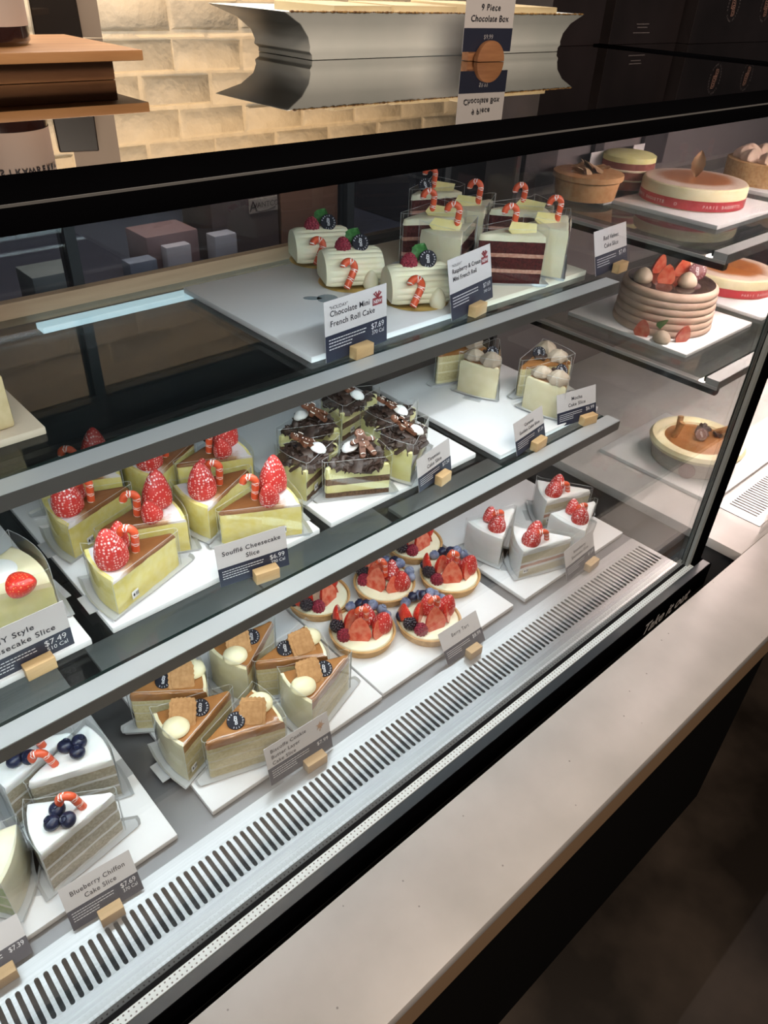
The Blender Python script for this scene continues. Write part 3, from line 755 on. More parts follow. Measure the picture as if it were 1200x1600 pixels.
# top rim and top pane
rim = MB().box((X0 - .06, 0.430, 0.878), (1.56, 0.495, 0.8945)); part(rim, 'top_rim', BLACK, bevel=0.0018)
part(MB().box((X0 - .06, 0.4955, 0.880), (1.56, 1.36, 0.8935)), 'top_pane', TOPG, smooth=0)
part(MB().box((1.555, 0.50, 0.880), (1.585, 1.36, 0.8965)), 'top_side_rim', BLACK, bevel=0.0015)
part(MB().box((X0, 0.497, 0.8787), (1.33, YB, 0.8797)), 'top_liner', BLACKM, smooth=0)  # unseen dark sheet added to keep top pane reflections off the shelves
part(MB().box((X0 - .06, 0.4298, 0.8925), (1.56, 0.4312, 0.8940)), 'rim_edge', mat('edge_glint', (0.10, 0.10, 0.10), 0.4), smooth=0)  # thin grey strip painted in as the highlight along the rim
part(MB().box((X0, 0.496, 0.872), (1.31, 0.512, 0.8785)), 'led_strip', LEDM, smooth=0)
# left end and rear doors
part(MB().box((X0 - .03, 0.46, -0.002), (X0 - .006, YB, 0.878)), 'left_end_panel', mat('end_panel', (0.30, 0.31, 0.33), 0.4, 0.6), smooth=0)
for (a, b) in ((X0, 1.03), (1.05, 1.33)):
    pass
def rear_door(x0, x1, y):
    e = MB(); t = 0.018
    e.box((x0, y, 0.0), (x0 + t, y + .012, 0.878)); e.box((x1 - t, y, 0.0), (x1, y + .012, 0.878))
    e.box((x0 + t, y, 0.0), (x1 - t, y + .012, 0.02)); e.box((x0 + t, y, 0.715), (x1 - t, y + .012, 0.878))  # solid header added to block the lit brick wall from shelf reflections
    e.box((x0 + t, y, 0.02), (x1 - t, y + .003, 0.50))  # opaque lower panel added to hide the lit floor beyond
    d = part(e, 'rear_door', mat('door_frame_grey', (0.022, 0.027, 0.031), 0.3, 0.1), smooth=0)
    g = MB().box((x0 + t, y + .004, 0.50), (x1 - t, y + .008, 0.715)).build('door_glass', thin_glass('tinted_door', (0.64, 0.66, 0.72), 1.2), smooth=0)
    g.parent = d
rear_door(X0, 0.47, YB); rear_door(0.45, 1.045, YB + .016); rear_door(1.03, 1.33, YB)
# shelves: glass plate, steel nose, tan rear rail, led strip
def shelf(z, yf, x1, root=case, x0=X0, led=LEDM, yb=YB - .02, wd=0.030):
    s = MB().box((x0, yf + wd + 0.005, z - 0.008), (x1 - 0.012, yb, z), 0)
    o = part(s, 'shelf_pane', SHELFG, root, smooth=0)
    n = MB(); n.box((x0, yf, z - 0.020), (x1, yf + wd, z - 0.0005)); part(n, 'shelf_nose', NOSE, root, smooth=0)
    part(MB().box((x0, yf - 0.0012, z - 0.0202), (x1, yf - 0.0001, z - 0.0012)), 'nose_face', NFACE, root, smooth=0)  # thin dark strip that paints shade on the nose front
    part(MB().box((x0, yf + wd + .0001, z - 0.012), (x1 - .012, yf + wd + 0.0048, z + 0.0002)), 'glass_lip', GEDGE, root, smooth=0)
    part(MB().box((x0, yf + wd + .005, z - 0.020), (x1 - .05, yf + wd + .015, z - 0.0125)), 'led_strip', led, root, smooth=0)
    return o
ZS2, ZS1 = 0.288, 0.540
part(MB().box((0.37, 1.165, 0.520), (0.95, 1.192, 0.529)), 'rear_led_strip', mat('rear_led', (0.8, 0.9, 1), 0.4, emis=(0.62, 0.86, 1.0, 1.6)), smooth=0)
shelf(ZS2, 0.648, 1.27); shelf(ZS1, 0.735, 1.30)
part(MB().box((X0, YB - .019, ZS1 - .012), (1.0, YB - .002, ZS1 + .024)), 'rear_rail', TANW, smooth=0)
part(MB().box((X0, YB - .019, ZS2 - .012), (1.32, YB - .002, ZS2 + .010)), 'rear_rail', STEELD, smooth=0)
part(MB().box((1.0, YB - .019, ZS1 - .012), (1.32, YB - .002, ZS1 + .010)), 'rear_rail', STEELD, smooth=0)

# ================================================================== THE NEXT CASE
nc = empty('display_case', (2.3, 0.85, 0.0)); tag(nc, 'neighbouring glass display case with whole round cakes, at the right', 'display case')
NX0, NX1 = 1.575, 3.3
g2 = MB()
g2.box((1.600, 0.436, 0.0002), (NX1, 0.505, 0.0008))
part(g2, 'grille_bed', mat('slot_dark', (0.02, 0.018, 0.018), 0.7), nc, smooth=0)
g3 = MB(); g3.box((1.600, 0.4140, 0.0001), (NX1, 0.4360, 0.002)); g3.box((1.600, 0.505, 0.0001), (NX1, 0.5198, 0.002)); g3.box((1.600, 0.436, 0.0009), (1.625, 0.505, 0.002))
for k in range(140): g3.box((1.625 + k * .0118, 0.4361, 0.0009), (1.625 + k * .0118 + .0062, 0.5049, 0.002))
part(g3, 'intake_grille', STEEL, nc, smooth=0)
part(MB().add([(NX0, 0.4050, 0.0), (NX0, YB, 0.0), (NX0, YB, 0.876), (NX0, 0.4050, 0.876)], [(0, 1, 2, 3)]), 'side_glass', SIDEG, nc, smooth=0)
part(MB().box((NX0, 0.4000, 0.0005), (NX1, 0.4045, 0.8775)), 'front_glass', GLASS, nc, smooth=0)
part(MB().box((1.587, 0.430, 0.878), (NX1, 0.495, 0.8945)), 'top_rim', BLACK, nc, bevel=0.0015)
part(MB().box((1.587, 0.4955, 0.880), (NX1, 1.36, 0.8935)), 'top_pane', TOPG, nc, smooth=0)
part(MB().box((NX0, 0.513, 0.8787), (NX1, YB, 0.8797)), 'top_liner', mat('liner_pink_grey', (0.25, 0.22, 0.22), 0.6), nc, smooth=0)  # unseen sheet added below this top pane, also against reflections
part(MB().box((NX0, 0.496, 0.868), (NX1, 0.512, 0.8795)), 'led_strip', LEDP, nc, smooth=0)
part(MB().box((NX0, YB, 0.0005), (NX1, YB + .012, 0.878)), 'rear_panel', mat('rear_panel_grey', (0.15, 0.13, 0.135), 0.35), nc, smooth=0)
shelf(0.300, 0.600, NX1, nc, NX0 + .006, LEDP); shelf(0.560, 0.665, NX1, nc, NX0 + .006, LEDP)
for (zz, yy) in ((0.300, 0.600), (0.560, 0.665)):
    part(MB().box((NX0 + .003, yy, zz - 0.034), (NX0 + .020, YB - .02, zz - 0.0215)), 'shelf_bracket', BLACKM, nc, smooth=0)
    part(MB().box((NX0 + .003, yy, zz - 0.0214), (NX0 + .008, YB - .05, zz - 0.0150)), 'bracket_edge', mat('bright_edge', (0.75, 0.74, 0.74), 0.3, 0.6), nc, smooth=0)
for (a, b) in ((1.575, 1.70), (1.86, 1.90), (2.10, 2.22)): part(MB().box((a, YB - .014, 0.58), (b, YB - .001, 0.86)), 'rear_upright', mat('upright_dark', (0.035, 0.030, 0.034), 0.4), nc, smooth=0)

# ================================================================== BOARDS
def board(name, corner, w, d, z, th, m_, label, ang=0.0, group=None):
    """corner: front left corner (x, y)"""
    mb = MB().box((0, 0, 0), (w, d, th)); o = mb.build(name, m_, bevel=0.0015)
    o.location = (corner[0], corner[1], z); o.rotation_euler = (0, 0, ang)
    return tag(o, label, 'cake board', group)
G_B = 'white serving boards in the case'
TH = 0.010
board('cake_board', (-0.145, 0.602), 0.358, 0.42, 0.0, TH, TRAYW, 'white board under the blueberry chiffon slices on the case floor', group=G_B)
board('cake_board', (0.268, 0.600), 0.330, 0.42, 0.0, TH, TRAYW, 'white board under the cookie butter slices on the case floor', group=G_B)
board('cake_board', (0.602, 0.603), 0.344, 0.42, 0.0, TH, TRAYW, 'white board under the berry tarts on the case floor', group=G_B)
board('cake_board', (0.976, 0.599), 0.344, 0.40, 0.0, TH, TRAYW, 'white board under the strawberry shortcake slices, rightmost on the case floor', group=G_B)
z2 = ZS2; T2 = ZS2 + TH
board('cake_board', (-0.150, 0.733), 0.354, 0.36, z2, TH, TRAYW, 'white board under the plain cheesecake slice at the left picture edge', group=G_B)
board('cake_board', (0.232, 0.733), 0.340, 0.352, z2, TH, TRAYW, 'white board under the strawberry souffle cheesecakes on the middle shelf', group=G_B)
board('cake_board', (0.594, 0.733), 0.338, 0.352, z2, TH, TRAYW, 'white board under the chocolate shaving slices on the middle shelf', group=G_B)
board('cake_board', (0.962, 0.700), 0.305, 0.352, z2, TH, TRAYW, 'half empty white board on the right of the middle shelf', group=G_B)
z1 = ZS1; T1 = ZS1 + TH
board('cake_board', (-0.12, 0.828), 0.36, 0.352, z1, TH, mat('tan_board', (0.60, 0.50, 0.38), 0.4), 'pale board at the left picture edge on the top shelf', group=G_B)
board('cake_board', (0.608, 0.795), 0.352, 0.355, z1, TH, TRAYW, 'white board with white roll cakes on the top shelf', group=G_B)
board('cake_board', (0.975, 0.795), 0.300, 0.355, z1, TH, TRAYC, 'cream tinted board under the red velvet slices on the top shelf', group=G_B)

# ================================================================== SLICES
GS = 'strawberry souffle cheesecake slices'
slice_at('souffle', T2, (127, 857), (179, 912), (262, 838), 'souffle cheesecake slice nearest the glass with one big upright strawberry, front left of its board', GS)
slice_at('souffle', T2, (61, 779), (112, 826), (195, 762), 'souffle cheesecake slice at the left rear of its board, pointing right', GS)
slice_at('souffle', T2, (284, 812), (256, 768), (168, 826), 'souffle cheesecake slice behind the front one, strawberry on its right end', GS)
slice_at('souffle', T2, (275, 758), (318, 797), (384, 735), 'souffle cheesecake slice in the middle with a stacked strawberry, pointing away right', GS)
slice_at('souffle', T2, (467, 795), (442, 748), (345, 808), 'souffle cheesecake slice right behind the souffle price card, candy cane upright', GS)
slice_at('souffle', T2, (383, 718), (362, 672), (262, 732), 'souffle cheesecake slice partly under the top shelf nose, strawberry to the right', GS)
slice_at('souffle', T2, (188, 720), (232, 748), (300, 690), 'souffle cheesecake slice rearmost, between the left and middle slices', GS)
slice_at('souffle', T2, (192, 738), (180, 700), (95, 745), 'souffle cheesecake slice rear left, mostly hidden by the shelf nose', GS)
GT = 'chocolate shaving slices with gingerbread men'
slice_at('tiramisu', T2, (430, 707), (480, 742), (530, 690), 'chocolate shaving slice at front left of its group, gingerbread man lying flat', GT)
slice_at('tiramisu', T2, (505, 620), (532, 650), (602, 612), 'chocolate shaving slice rear centre just below the top shelf nose', GT)
slice_at('tiramisu', T2, (524, 676), (500, 640), (412, 690), 'chocolate shaving slice rear left with pale cream sides and dark flakes', GT)
slice_at('tiramisu', T2, (622, 742), (600, 702), (513, 752), 'chocolate shaving slice front centre with a standing gingerbread man, dark layers facing out', GT)
slice_at('tiramisu', T2, (614, 700), (654, 718), (702, 660), 'chocolate shaving slice behind the tiramisu price card', GT)
slice_at('tiramisu', T2, (588, 660), (620, 690), (680, 640), 'chocolate shaving slice rear right on its board', GT)
GM = 'mocha cake slices'
slice_at('mocha', T2, (716, 563), (782, 577), (785, 530), 'mocha slice at left of its board with ribbed pale side and beige cream', GM)
slice_at('mocha', T2, (880, 570), (860, 540), (800, 578), 'mocha slice at the rear with golden layers facing out and a round dark disc', GM)
slice_at('mocha', T2, (822, 592), (885, 604), (902, 558), 'mocha slice behind the mocha price card, rosettes on its pale ribbed side', GM)
slice_at('mocha', T2, (745, 545), (735, 525), (695, 552), 'mocha slice rearmost, peeking from under the top shelf nose', GM)
T0 = TH
GB = 'blueberry chiffon slices'
slice_at('blueberry', T0, (33, 1262), (72, 1331), (180, 1238), 'white blueberry chiffon slice nearest the glass behind its price card', GB)
slice_at('blueberry', T0, (172, 1192), (135, 1125), (34, 1228), 'white blueberry chiffon slice behind the nearest one, pointing left', GB)
slice_at('blueberry', T0, (-10, 1180), (8, 1225), (110, 1150), 'white blueberry chiffon slice at the left edge under the shelf nose', GB)
GC = 'cookie butter layer cake slices'
slice_at('biscoff', T0, (445, 1148), (426, 1090), (319, 1192), 'cookie butter slice nearest the glass, its brown layers facing out', GC)
slice_at('biscoff', T0, (233, 1119), (291, 1164), (362, 1078), 'cookie butter slice at front left showing its cream side and sticker', GC)
slice_at('biscoff', T0, (320, 1077), (307, 1029), (194, 1087), 'cookie butter slice at rear left under the shelf nose', GC)
slice_at('biscoff', T0, (332, 1013), (394, 1051), (438, 967), 'cookie butter slice at the rear, cream side facing left', GC)
slice_at('biscoff', T0, (518, 1034), (480, 994), (407, 1049), 'cookie butter slice in the rear centre with an upright square biscuit', GC)
slice_at('biscoff', T0, (440, 1068), (508, 1102), (556, 1032), 'cookie butter slice at the right behind the cookie butter price card', GC)
GSH = 'strawberry shortcake slices'
slice_at('short', T0, (727, 818), (788, 840), (808, 790), 'strawberry shortcake slice at the left with smooth white side', GSH)
slice_at('short', T0, (817, 826), (802, 858), (888, 840), 'strawberry shortcake slice at the front showing yellow layers', GSH)
slice_at('short', T0, (851, 748), (842, 786), (914, 766), 'strawberry shortcake slice at the back of its board', GSH)
slice_at('short', T0, (862, 803), (914, 830), (935, 780), 'strawberry shortcake slice at the right, pointing away', GSH)
GV = 'red velvet slices'
v1 = slice_at('velvet', T1, (698, 296), (672, 284), (634, 300), 'red velvet slice at the rear left with a round dark disc behind', GV)
slice_at('velvet', T1, (714, 340), (694, 326), (640, 342), 'red velvet slice at the left with dark layers facing out', GV)
slice_at('velvet', T1, (652, 356), (727, 378), (751, 345), 'red velvet slice at the front left with its white side out', GV)
slice_at('velvet', T1, (705, 322), (770, 335), (794, 308), 'red velvet slice at the rear centre with its white side out', GV)
slice_at('velvet', T1, (848, 372), (834, 350), (760, 366), 'red velvet slice at the front with bare dark red layers facing out', GV)
slice_at('velvet', T1, (850, 352), (888, 370), (905, 338), 'red velvet slice at the right end pointing away', GV)
slice_at('velvet', T1, (850, 332), (838, 318), (790, 326), 'red velvet slice at the rear right, mostly hidden', GV)
slice_at('ny', T2, (78, 926), (22, 838), (-90, 945), 'plain pale cheesecake slice with white cream at the left picture edge', 'plain cheesecake slices')
slice_at('matcha', T0, (8, 1296), (22, 1372), (-95, 1345), 'green tea cake slice at the left picture edge', 'green tea slices')
ls = MB().box((-0.10, -0.05, 0), (0.0, 0.05, 0.066)).build('butter_cake_slice', nmat('butter_cake', (0.52, 0.41, 0.22), (0.60, 0.48, 0.28), 90, 0.7), bevel=0.004)
p = at(26, 664, T1 + 0.001); ls.location = (p.x - 0.002, p.y + 0.045, T1 + .0015); tag(ls, 'plain beige cake slice at the left picture edge on the top shelf', 'cake slice')
wr = MB(); q = at(14, 1418, T0); wr.prism([(0.02, -0.004), (0.028, 0.012), (-0.04, 0.05), (-0.06, -0.03)], 0, 0.030, 0, inset=0.5)
o = wr.build('wrapped_slice', FILM, smooth=0); o.location = (q.x - 0.01, q.y, T0); tag(o, 'clear plastic wrapper corner at the lower left picture edge', 'cake wrapper')

piece(logo_disc(MB(), TR(0, 0, 0, 1.1), 0.0145), 'logo_disc', LOGO, v1, 0.075, 0.004, 0.100, smooth=30, weld=False)
turn_pieces(v1, RT)

# ================================================================== ROLL CAKES
def make_roll():
    r = empty('roll_cake'); L = 0.104; rad = 0.036
    MB().lathe([(0.055, 0), (0.057, 0.0006), (0.055, 0.0014)], 40).build('gold_board', GOLD, r)
    mb = MB(); n = 130; m_ = 15; vs = []; fs = []
    for k in range(m_):
        t = k / (m_ - 1); x = (t - 0.5) * L; e = 1.0 if 0 < k < m_ - 1 else 0.93
        for i in range(n):
            a = pi * 1.30 * i / (n - 1) - pi * 0.15
            rr = rad * e * (1 + 0.050 * (abs(sin(a * 11)) - 0.5) * (1 if 1 < k < m_ - 1 else 0))
            vs.append((x, -cos(a) * rr * 1.08, max(0, 0.021 + sin(a) * rr * 1.02 + 0.0)))
    for k in range(m_ - 1):
        for i in range(n - 1): fs.append((k * n + i, (k + 1) * n + i, (k + 1) * n + i + 1, k * n + i + 1))
        fs.append((k * n + n - 1, (k + 1) * n + n - 1, (k + 1) * n, k * n))
    fs += [tuple(range(n)), tuple(range((m_ - 1) * n, m_ * n))[::-1]]
    mb.add([(x, y, z + 0.0015) for x, y, z in vs], fs); mb.build('cream_coat', CREAM, r, smooth=25)
    zt = 0.0015 + 0.021 + rad
    raspberry(MB(), TR(-0.014, 0.002, zt - 0.002), 0.0125, 0.020).build('raspberry', RASP, r)
    logo_disc(MB(), TR(0.016, -0.004, zt + 0.010, 1.05, 0.1, -0.25), 0.0145).build('logo_disc', LOGO, r, smooth=30, weld=False)
    leaf(MB(), TR(0.002, 0.012, zt + 0.002, 0.3, -0.9, 0.6), 0.032, 0.013).build('mint_leaf', LEAF, r)
    candy_cane(MB(), TR(-0.022, -0.054, 0.008, -0.34, 0.55, 0.0), 0.032, 0.0062, 0.0105).build('candy_cane', [CRED, CWHT], r)
    dollop(MB(), TR(0.026, -0.040, 0.0, 0.0), 0.014, 0.032).build('white_drop', CREAM, r)
    return r
roll = make_roll(); GR = 'white roll cakes'
for k, (px, py, lab) in enumerate(((668, 476, 'white roll cake nearest the glass, beside the raspberry price card'), (560, 446, 'white roll cake in the middle of the three, cane leaning left'), (505, 408, 'white roll cake rearmost and leftmost, by the rear rail'))):
    o = roll if k == 0 else copy_tree(roll)
    p = at(px, py, T1); o.location = (p.x, p.y + (0.030 if k == 0 else 0.022), T1 + 0.0002); o.rotation_euler = (0, 0, -0.46 + (0.0, 0.03, 0.06)[k]); tag(o, lab, 'roll cake', GR)

pk = MB(); pk.lathe([(0, 0), (.010, 0), (.010, .0006), (0, .0006)], 20, 0, TR(-0.026, 0, 0) @ Matrix.Diagonal((1.5, .8, 1, 1)))
pk.prism([(0.017 * cos(2 * pi * k / 36) * (1 + .07 * (k % 2)), 0.019 * sin(2 * pi * k / 36) * (1 + .07 * (k % 2))) for k in range(36)], 0, .0006)
pk.box((-0.018, -.003, 0), (-.010, .003, .0006))
o = pk.build('cake_pick', mat('grey_blue_print', (0.26, 0.32, 0.36), 0.5), smooth=0); p = at(512, 467, T1); o.location = (p.x, p.y, T1 + .0002); o.rotation_euler = (0, 0, -0.7); tag(o, 'small flat grey blue scalloped cake pick lying on the white board by the roll cakes', 'cake pick')

# ================================================================== TARTS
def make_tart():
    r = empty('berry_tart'); ro = 0.061
    MB().lathe([(0.0, 0), (ro * 0.86, 0), (ro * 0.90, 0.002), (ro * 0.99, 0.019), (ro, 0.021), (ro * 0.94, 0.0215), (ro * 0.92, 0.017), (0.0, 0.017)], 72, wob=lambda a, k: 0.008 * sin(a * 36) if k in (2, 3, 4) else 0).build('tart_shell', CRUST, r)
    MB().lathe([(ro * 0.92, 0.0165), (ro * 0.88, 0.021), (ro * 0.5, 0.024), (0, 0.0245)], 40).build('custard', MINTC if False else CREAM, r)
    z = 0.023
    for (x, y, rz, tilt, k) in ((-0.036, 0.012, 2.4, 0.25, 1.25), (-0.004, -0.034, 0.75, 0.35, 1.30), (-0.016, 0.000, 1.5, 0.10, 1.2), (0.034, -0.020, 1.6, 0.3, 1.0)):
        half_strawberry(MB(), TR(x, y, z, -tilt, 0, rz - 0.75), 0.036 * k, 0.0165 * k).build('halved_strawberry', [STRAWR, STRAWC], r)
    strawberry(MB(), TR(0.034, 0.002, z, 0.15, 0.12), 0.044, 0.0185).build('strawberry', STRAW, r)
    strawberry(MB(), TR(0.008, 0.012, z, -0.2, -0.1), 0.042, 0.0165).build('strawberry', STRAW, r)
    for (x, y, dz, b) in ((-0.024, 0.042, 0, 1), (-0.006, 0.046, 0.004, 0), (0.012, 0.044, 0.006, 1), (0.030, 0.038, 0.003, 1), (0.045, 0.024, 0, 1), (0.000, 0.034, 0.020, 0), (0.018, 0.030, 0.022, 1), (-0.044, 0.026, 0, 0)):
        blueberry(MB(), TR(x, y, z + dz, random.uniform(-.7, .7), random.uniform(-.7, .7)), 0.0105).build('blueberry', BLUEF if b else BLUE, r)
    blackberry(MB(), TR(-0.046, -0.008, z), 0.0125).build('blackberry', BLKB, r)
    raspberry(MB(), TR(-0.032, -0.024, z, 0.2), 0.0115, 0.018).build('raspberry', RASP, r)
    candy_cane(MB(), TR(0.006, -0.010, z + 0.022, 0.10, 0.0, 0.0), 0.030, 0.0052, 0.0080).build('candy_cane', [CRED, CWHT], r)
    return r
tart = make_tart(); GTT = 'berry tarts'
for k, (px, py, rz, lab) in enumerate(((565, 992, 0.0, 'berry tart at the front left of its board, nearest the cookie butter slices'), (672, 978, 0.5, 'berry tart at the front right, behind the berry tart price card'), (600, 918, -0.5, 'berry tart in the middle of the group'),
        (700, 902, 0.15, 'berry tart at the rear right, beside the shortcake board'), (500, 940, 1.0, 'berry tart at the far left, half under the shelf nose'), (652, 862, 0.8, 'berry tart rearmost in the group'))):
    o = tart if k == 0 else copy_tree(tart)
    p = at(px, py, T0 + 0.005); o.location = (p.x, p.y, T0 + 0.0002); o.rotation_euler = (0, 0, -0.75 + rz); tag(o, lab, 'tart', GTT)

# keep slices on one level from touching: nudge the overlapping ones apart
def hull2(o):
    kind = {'souffle_cheesecake_slice': (0.110, 0.088), 'tiramisu_slice': (0.098, 0.076), 'mocha_cake_slice': (0.105, 0.084), 'blueberry_chiffon_slice': (0.100, 0.082), 'cookie_butter_cake_slice': (0.108, 0.086), 'strawberry_shortcake_slice': (0.110, 0.088), 'red_velvet_slice': (0.108, 0.086), 'plain_cheesecake_slice': (0.125, 0.105), 'green_tea_cake_slice': (0.100, 0.082)}.get(o.name.split('.')[0])
    if not kind:
        if o.name.startswith(('berry_tart', 'roll_cake')): rr = 0.062 if o.name[0] == 'b' else 0.057; return [(o.location.x + rr * cos(a * pi / 6), o.location.y + rr * sin(a * pi / 6)) for a in range(12)]
        return None
    L, W = kind; c, s_ = cos(o.rotation_euler.z), sin(o.rotation_euler.z); b = 0.003
    return [(o.location.x + c * x - s_ * y, o.location.y + s_ * x + c * y) for x, y in ((-0.008 - b, -W / 4), (-b, -W / 2 - b), (L + b, -0.004), (L + b, 0.004), (-b, W / 2 + b), (-0.008 - b, W / 4))]
def pen(A, B):
    best = None
    for P in (A, B):
        for i in range(len(P)):
            ex, ey = P[(i + 1) % len(P)][0] - P[i][0], P[(i + 1) % len(P)][1] - P[i][1]; l = math.hypot(ex, ey); nx, ny = ey / l, -ex / l
            a = [p[0] * nx + p[1] * ny for p in A]; b = [p[0] * nx + p[1] * ny for p in B]
            o = min(max(a), max(b)) - max(min(a), min(b))
            if o <= 0: return None
            if best is None or o < best[0]:
                sgn = 1 if sum(a) / len(a) < sum(b) / len(b) else -1; best = (o, nx * sgn, ny * sgn)
    return best
PCS = [o for o in bpy.data.objects if o.parent is None and hull2(o)]
for it in range(60):
    moved = False
    for A in PCS:
        over = max(p[1] for p in hull2(A)) - 1.193
        if over > 0: A.location.y -= over; moved = True
        under = ((0.736 if A.location.x < 0.95 else 0.706) if abs(A.location.z - T2) < .01 else 0.790 if abs(A.location.z - T1) < .01 else 0.606) - min(p[1] for p in hull2(A))
        if under > 0.0005: A.location.y += under; moved = True
    for i, A in enumerate(PCS):
        for B in PCS[i + 1:]:
            if abs(A.location.z - B.location.z) > 0.02 or (A.location - B.location).length > 0.25: continue
            q = pen(hull2(A), hull2(B))
            if q:
                moved = True; d, nx, ny = q; d += 0.0004; fa = 0.5 if abs(A.location.y - B.location.y) < 0.03 else (0.25 if A.location.y < B.location.y else 0.75)
                A.location.x -= nx * d * fa; A.location.y -= ny * d * fa; B.location.x += nx * d * (1 - fa); B.location.y += ny * d * (1 - fa)
    if not moved: break
print('relax rounds', it)

# ================================================================== PRICE CARDS
def card(bl, br, tl, z, lines, price, cal, label, size=0.0108, icon=None, holiday=False, asp=0.62, block=0.5, group='price cards', small=True, centre=True):
    a, b = at(*bl, z + .004), at(*br, z + .004); W = (b - a).length; H = W * asp
    ang = math.atan2(b.y - a.y, b.x - a.x); nrm = Vector((-sin(ang), cos(ang), 0))
    best = min((k * 0.02 for k in range(0, 50)), key=lambda l: (Vector(proj(a + nrm * (H * sin(l)) + Vector((0, 0, H * cos(l))))) - Vector(tl)).length)
    mid = (a + b) / 2
    r = empty('price_card', (mid.x, mid.y, z), ang); tag(r, label, 'price card', group)
    T = TR(0, 0, 0.004, pi / 2 - best)
    T = Matrix.Translation((0, 0, 0.004)) @ Matrix.Rotation(pi / 2 - best, 4, 'X')
    h1 = H * 0.44
    MB().box((-W / 2, 0, -0.0006), (W / 2, H, 0), 0, T).build('card', CARD, r, smooth=0)
    MB().box((-W / 2, 0, 0.0001), (W / 2, h1, 0.0004), 0, T).build('navy_band', NAVY, r, smooth=0)
    t = MB(); s = W / 0.115; fs = size * s
    top = H - (0.020 if len(lines) > 1 else 0.022) * s
    if holiday: put_text(t, '"HOLIDAY"', fs * 0.60, T @ TR(-W * 0.42, H - 0.012 * s, 0.0006), align='LEFT'); top = H - 0.021 * s
    if len(lines) == 3: top = H - 0.014 * s
    for i, ln in enumerate(lines):
        if centre: put_text(t, ln, fs, T @ TR(0, top - i * fs * 1.22, 0.0006), align='CENTER', spacing=1.12, bold=0.00012)
        else: put_text(t, ln, fs, T @ TR(-W * 0.42, top - i * fs * 1.22, 0.0006), align='LEFT', spacing=1.08, bold=0.00012)
    if t.v: t.build('lettering', INK, r, smooth=0, weld=False)
    t = MB()
    if price: put_text(t, price, fs * 1.05, T @ TR(W * 0.45, h1 - 0.011 * s, 0.0008), align='RIGHT')
    if cal: put_text(t, cal, fs * 0.72, T @ TR(W * 0.45, h1 - 0.019 * s, 0.0008), align='RIGHT')
    if small:
        rnd = random.Random(len(label))
        for q in range(4):
            x = -W * 0.45
            while x < W * (0.12 if q < 2 else -0.1):
                l = rnd.uniform(0.002, 0.005) * s; t.add([(x, h1 - (0.007 + .0042 * q) * s, .0007), (x + l, h1 - (0.007 + .0042 * q) * s, .0007), (x + l, h1 - (0.0058 + .0042 * q) * s, .0007), (x, h1 - (0.0058 + .0042 * q) * s, .0007)], [(0, 1, 2, 3)], 0, T); x += l + 0.0009 * s
    if t.v: t.build('white_print', PRINTW if price else mat('dim_print', (0.22, 0.22, 0.26), 0.6), r, smooth=0, weld=False)
    if icon == 'new':
        g = MB(); cx_, cy_ = W * 0.34, H - 0.019 * s
        g.box((cx_ - .009 * s, cy_ - .006 * s, .0004), (cx_ + .009 * s, cy_ + .004 * s, .0007), 0, T)
        for sx in (-1, 1): g.tube([(cx_, cy_ + .004 * s, .0009), (cx_ + sx * .007 * s, cy_ + .010 * s, .0009), (cx_ + sx * .003 * s, cy_ + .012 * s, .0009), (cx_, cy_ + .005 * s, .0009)], .0009 * s, 6, 0, T)
        put_text(g, 'NEW', 0.0068 * s, T @ TR(cx_, cy_ - .0035 * s, .0009), 1, bold=0.0002)
        g.build('gift_icon', [MARO, CARD], r, smooth=0, weld=False)
    if icon == 'maple':
        g = MB(); cx_, cy_ = W * 0.36, H - 0.017 * s; pts = []
        for q in range(22):
            a_ = pi / 2 + 2 * pi * q / 22; rr = (.0085 if q % 4 == 0 else .0055 if q % 2 == 0 else .0036) * s; pts.append((cx_ + rr * cos(a_), cy_ + rr * sin(a_)))
        g.prism(pts, .0004, .0008, 0, T); g.tube([(cx_, cy_ - .002 * s, .0006), (cx_ - .002 * s, cy_ - .010 * s, .0006)], .0006 * s, 5, 0, T)
        g.build('maple_leaf_icon', TANP, r, smooth=0, weld=False)
    bw = 0.036 if W > 0.1 else 0.030; bx = (block - 0.5) * W
    bb = MB().box((bx - bw / 2, -0.016, 0.0002), (bx + bw / 2, -0.0012, 0.0185))
    bb.box((bx - bw / 2, 0.0030 + 0.006, 0.0002), (bx + bw / 2, 0.0120 + 0.010, 0.004))
    bb.build('wooden_block', OAK, r, bevel=0.0006)
    return r
card((510, 568), (604, 532), (501, 487), ZS1, ['Chocolate Mini', 'French Roll Cake'], '$7.69', '370 Cal', 'price card reading Chocolate Mini French Roll Cake', icon='new', holiday=True, centre=False, asp=0.70)
card((706, 502), (770, 470), (698, 427), ZS1, ['Raspberry & Cream', 'Mini French Roll'], '$7.69', '340 Cal', 'price card reading Raspberry and Cream Mini French Roll', icon='new', holiday=True, centre=False, asp=0.74, size=0.0088)
card((931, 432), (980, 412), (929, 374), ZS1, ['Red Velvet', 'Cake Slice'], '$7.49', '', 'price card reading Red Velvet Cake Slice, at the shelf end', asp=0.66, block=0.62)
card((-45, 1090), (118, 1010), (-50, 1000), ZS2, ['NY Style', 'Cheesecake Slice'], '$7.49', '510 Cal', 'price card reading NY Style Cheesecake Slice, at the left picture edge', block=0.62)
card((345, 918), (452, 882), (333, 856), ZS2, ['Souffl\u00e9 Cheesecake', 'Slice'], '$6.99', '390 Cal', 'price card reading Souffle Cheesecake Slice', block=0.62)
card((655, 770), (705, 733), (652, 711), ZS2, ['Tiramisu', 'Cake Slice'], '$7.50', '', 'price card reading Tiramisu Cake Slice, turned to the left', block=0.60)
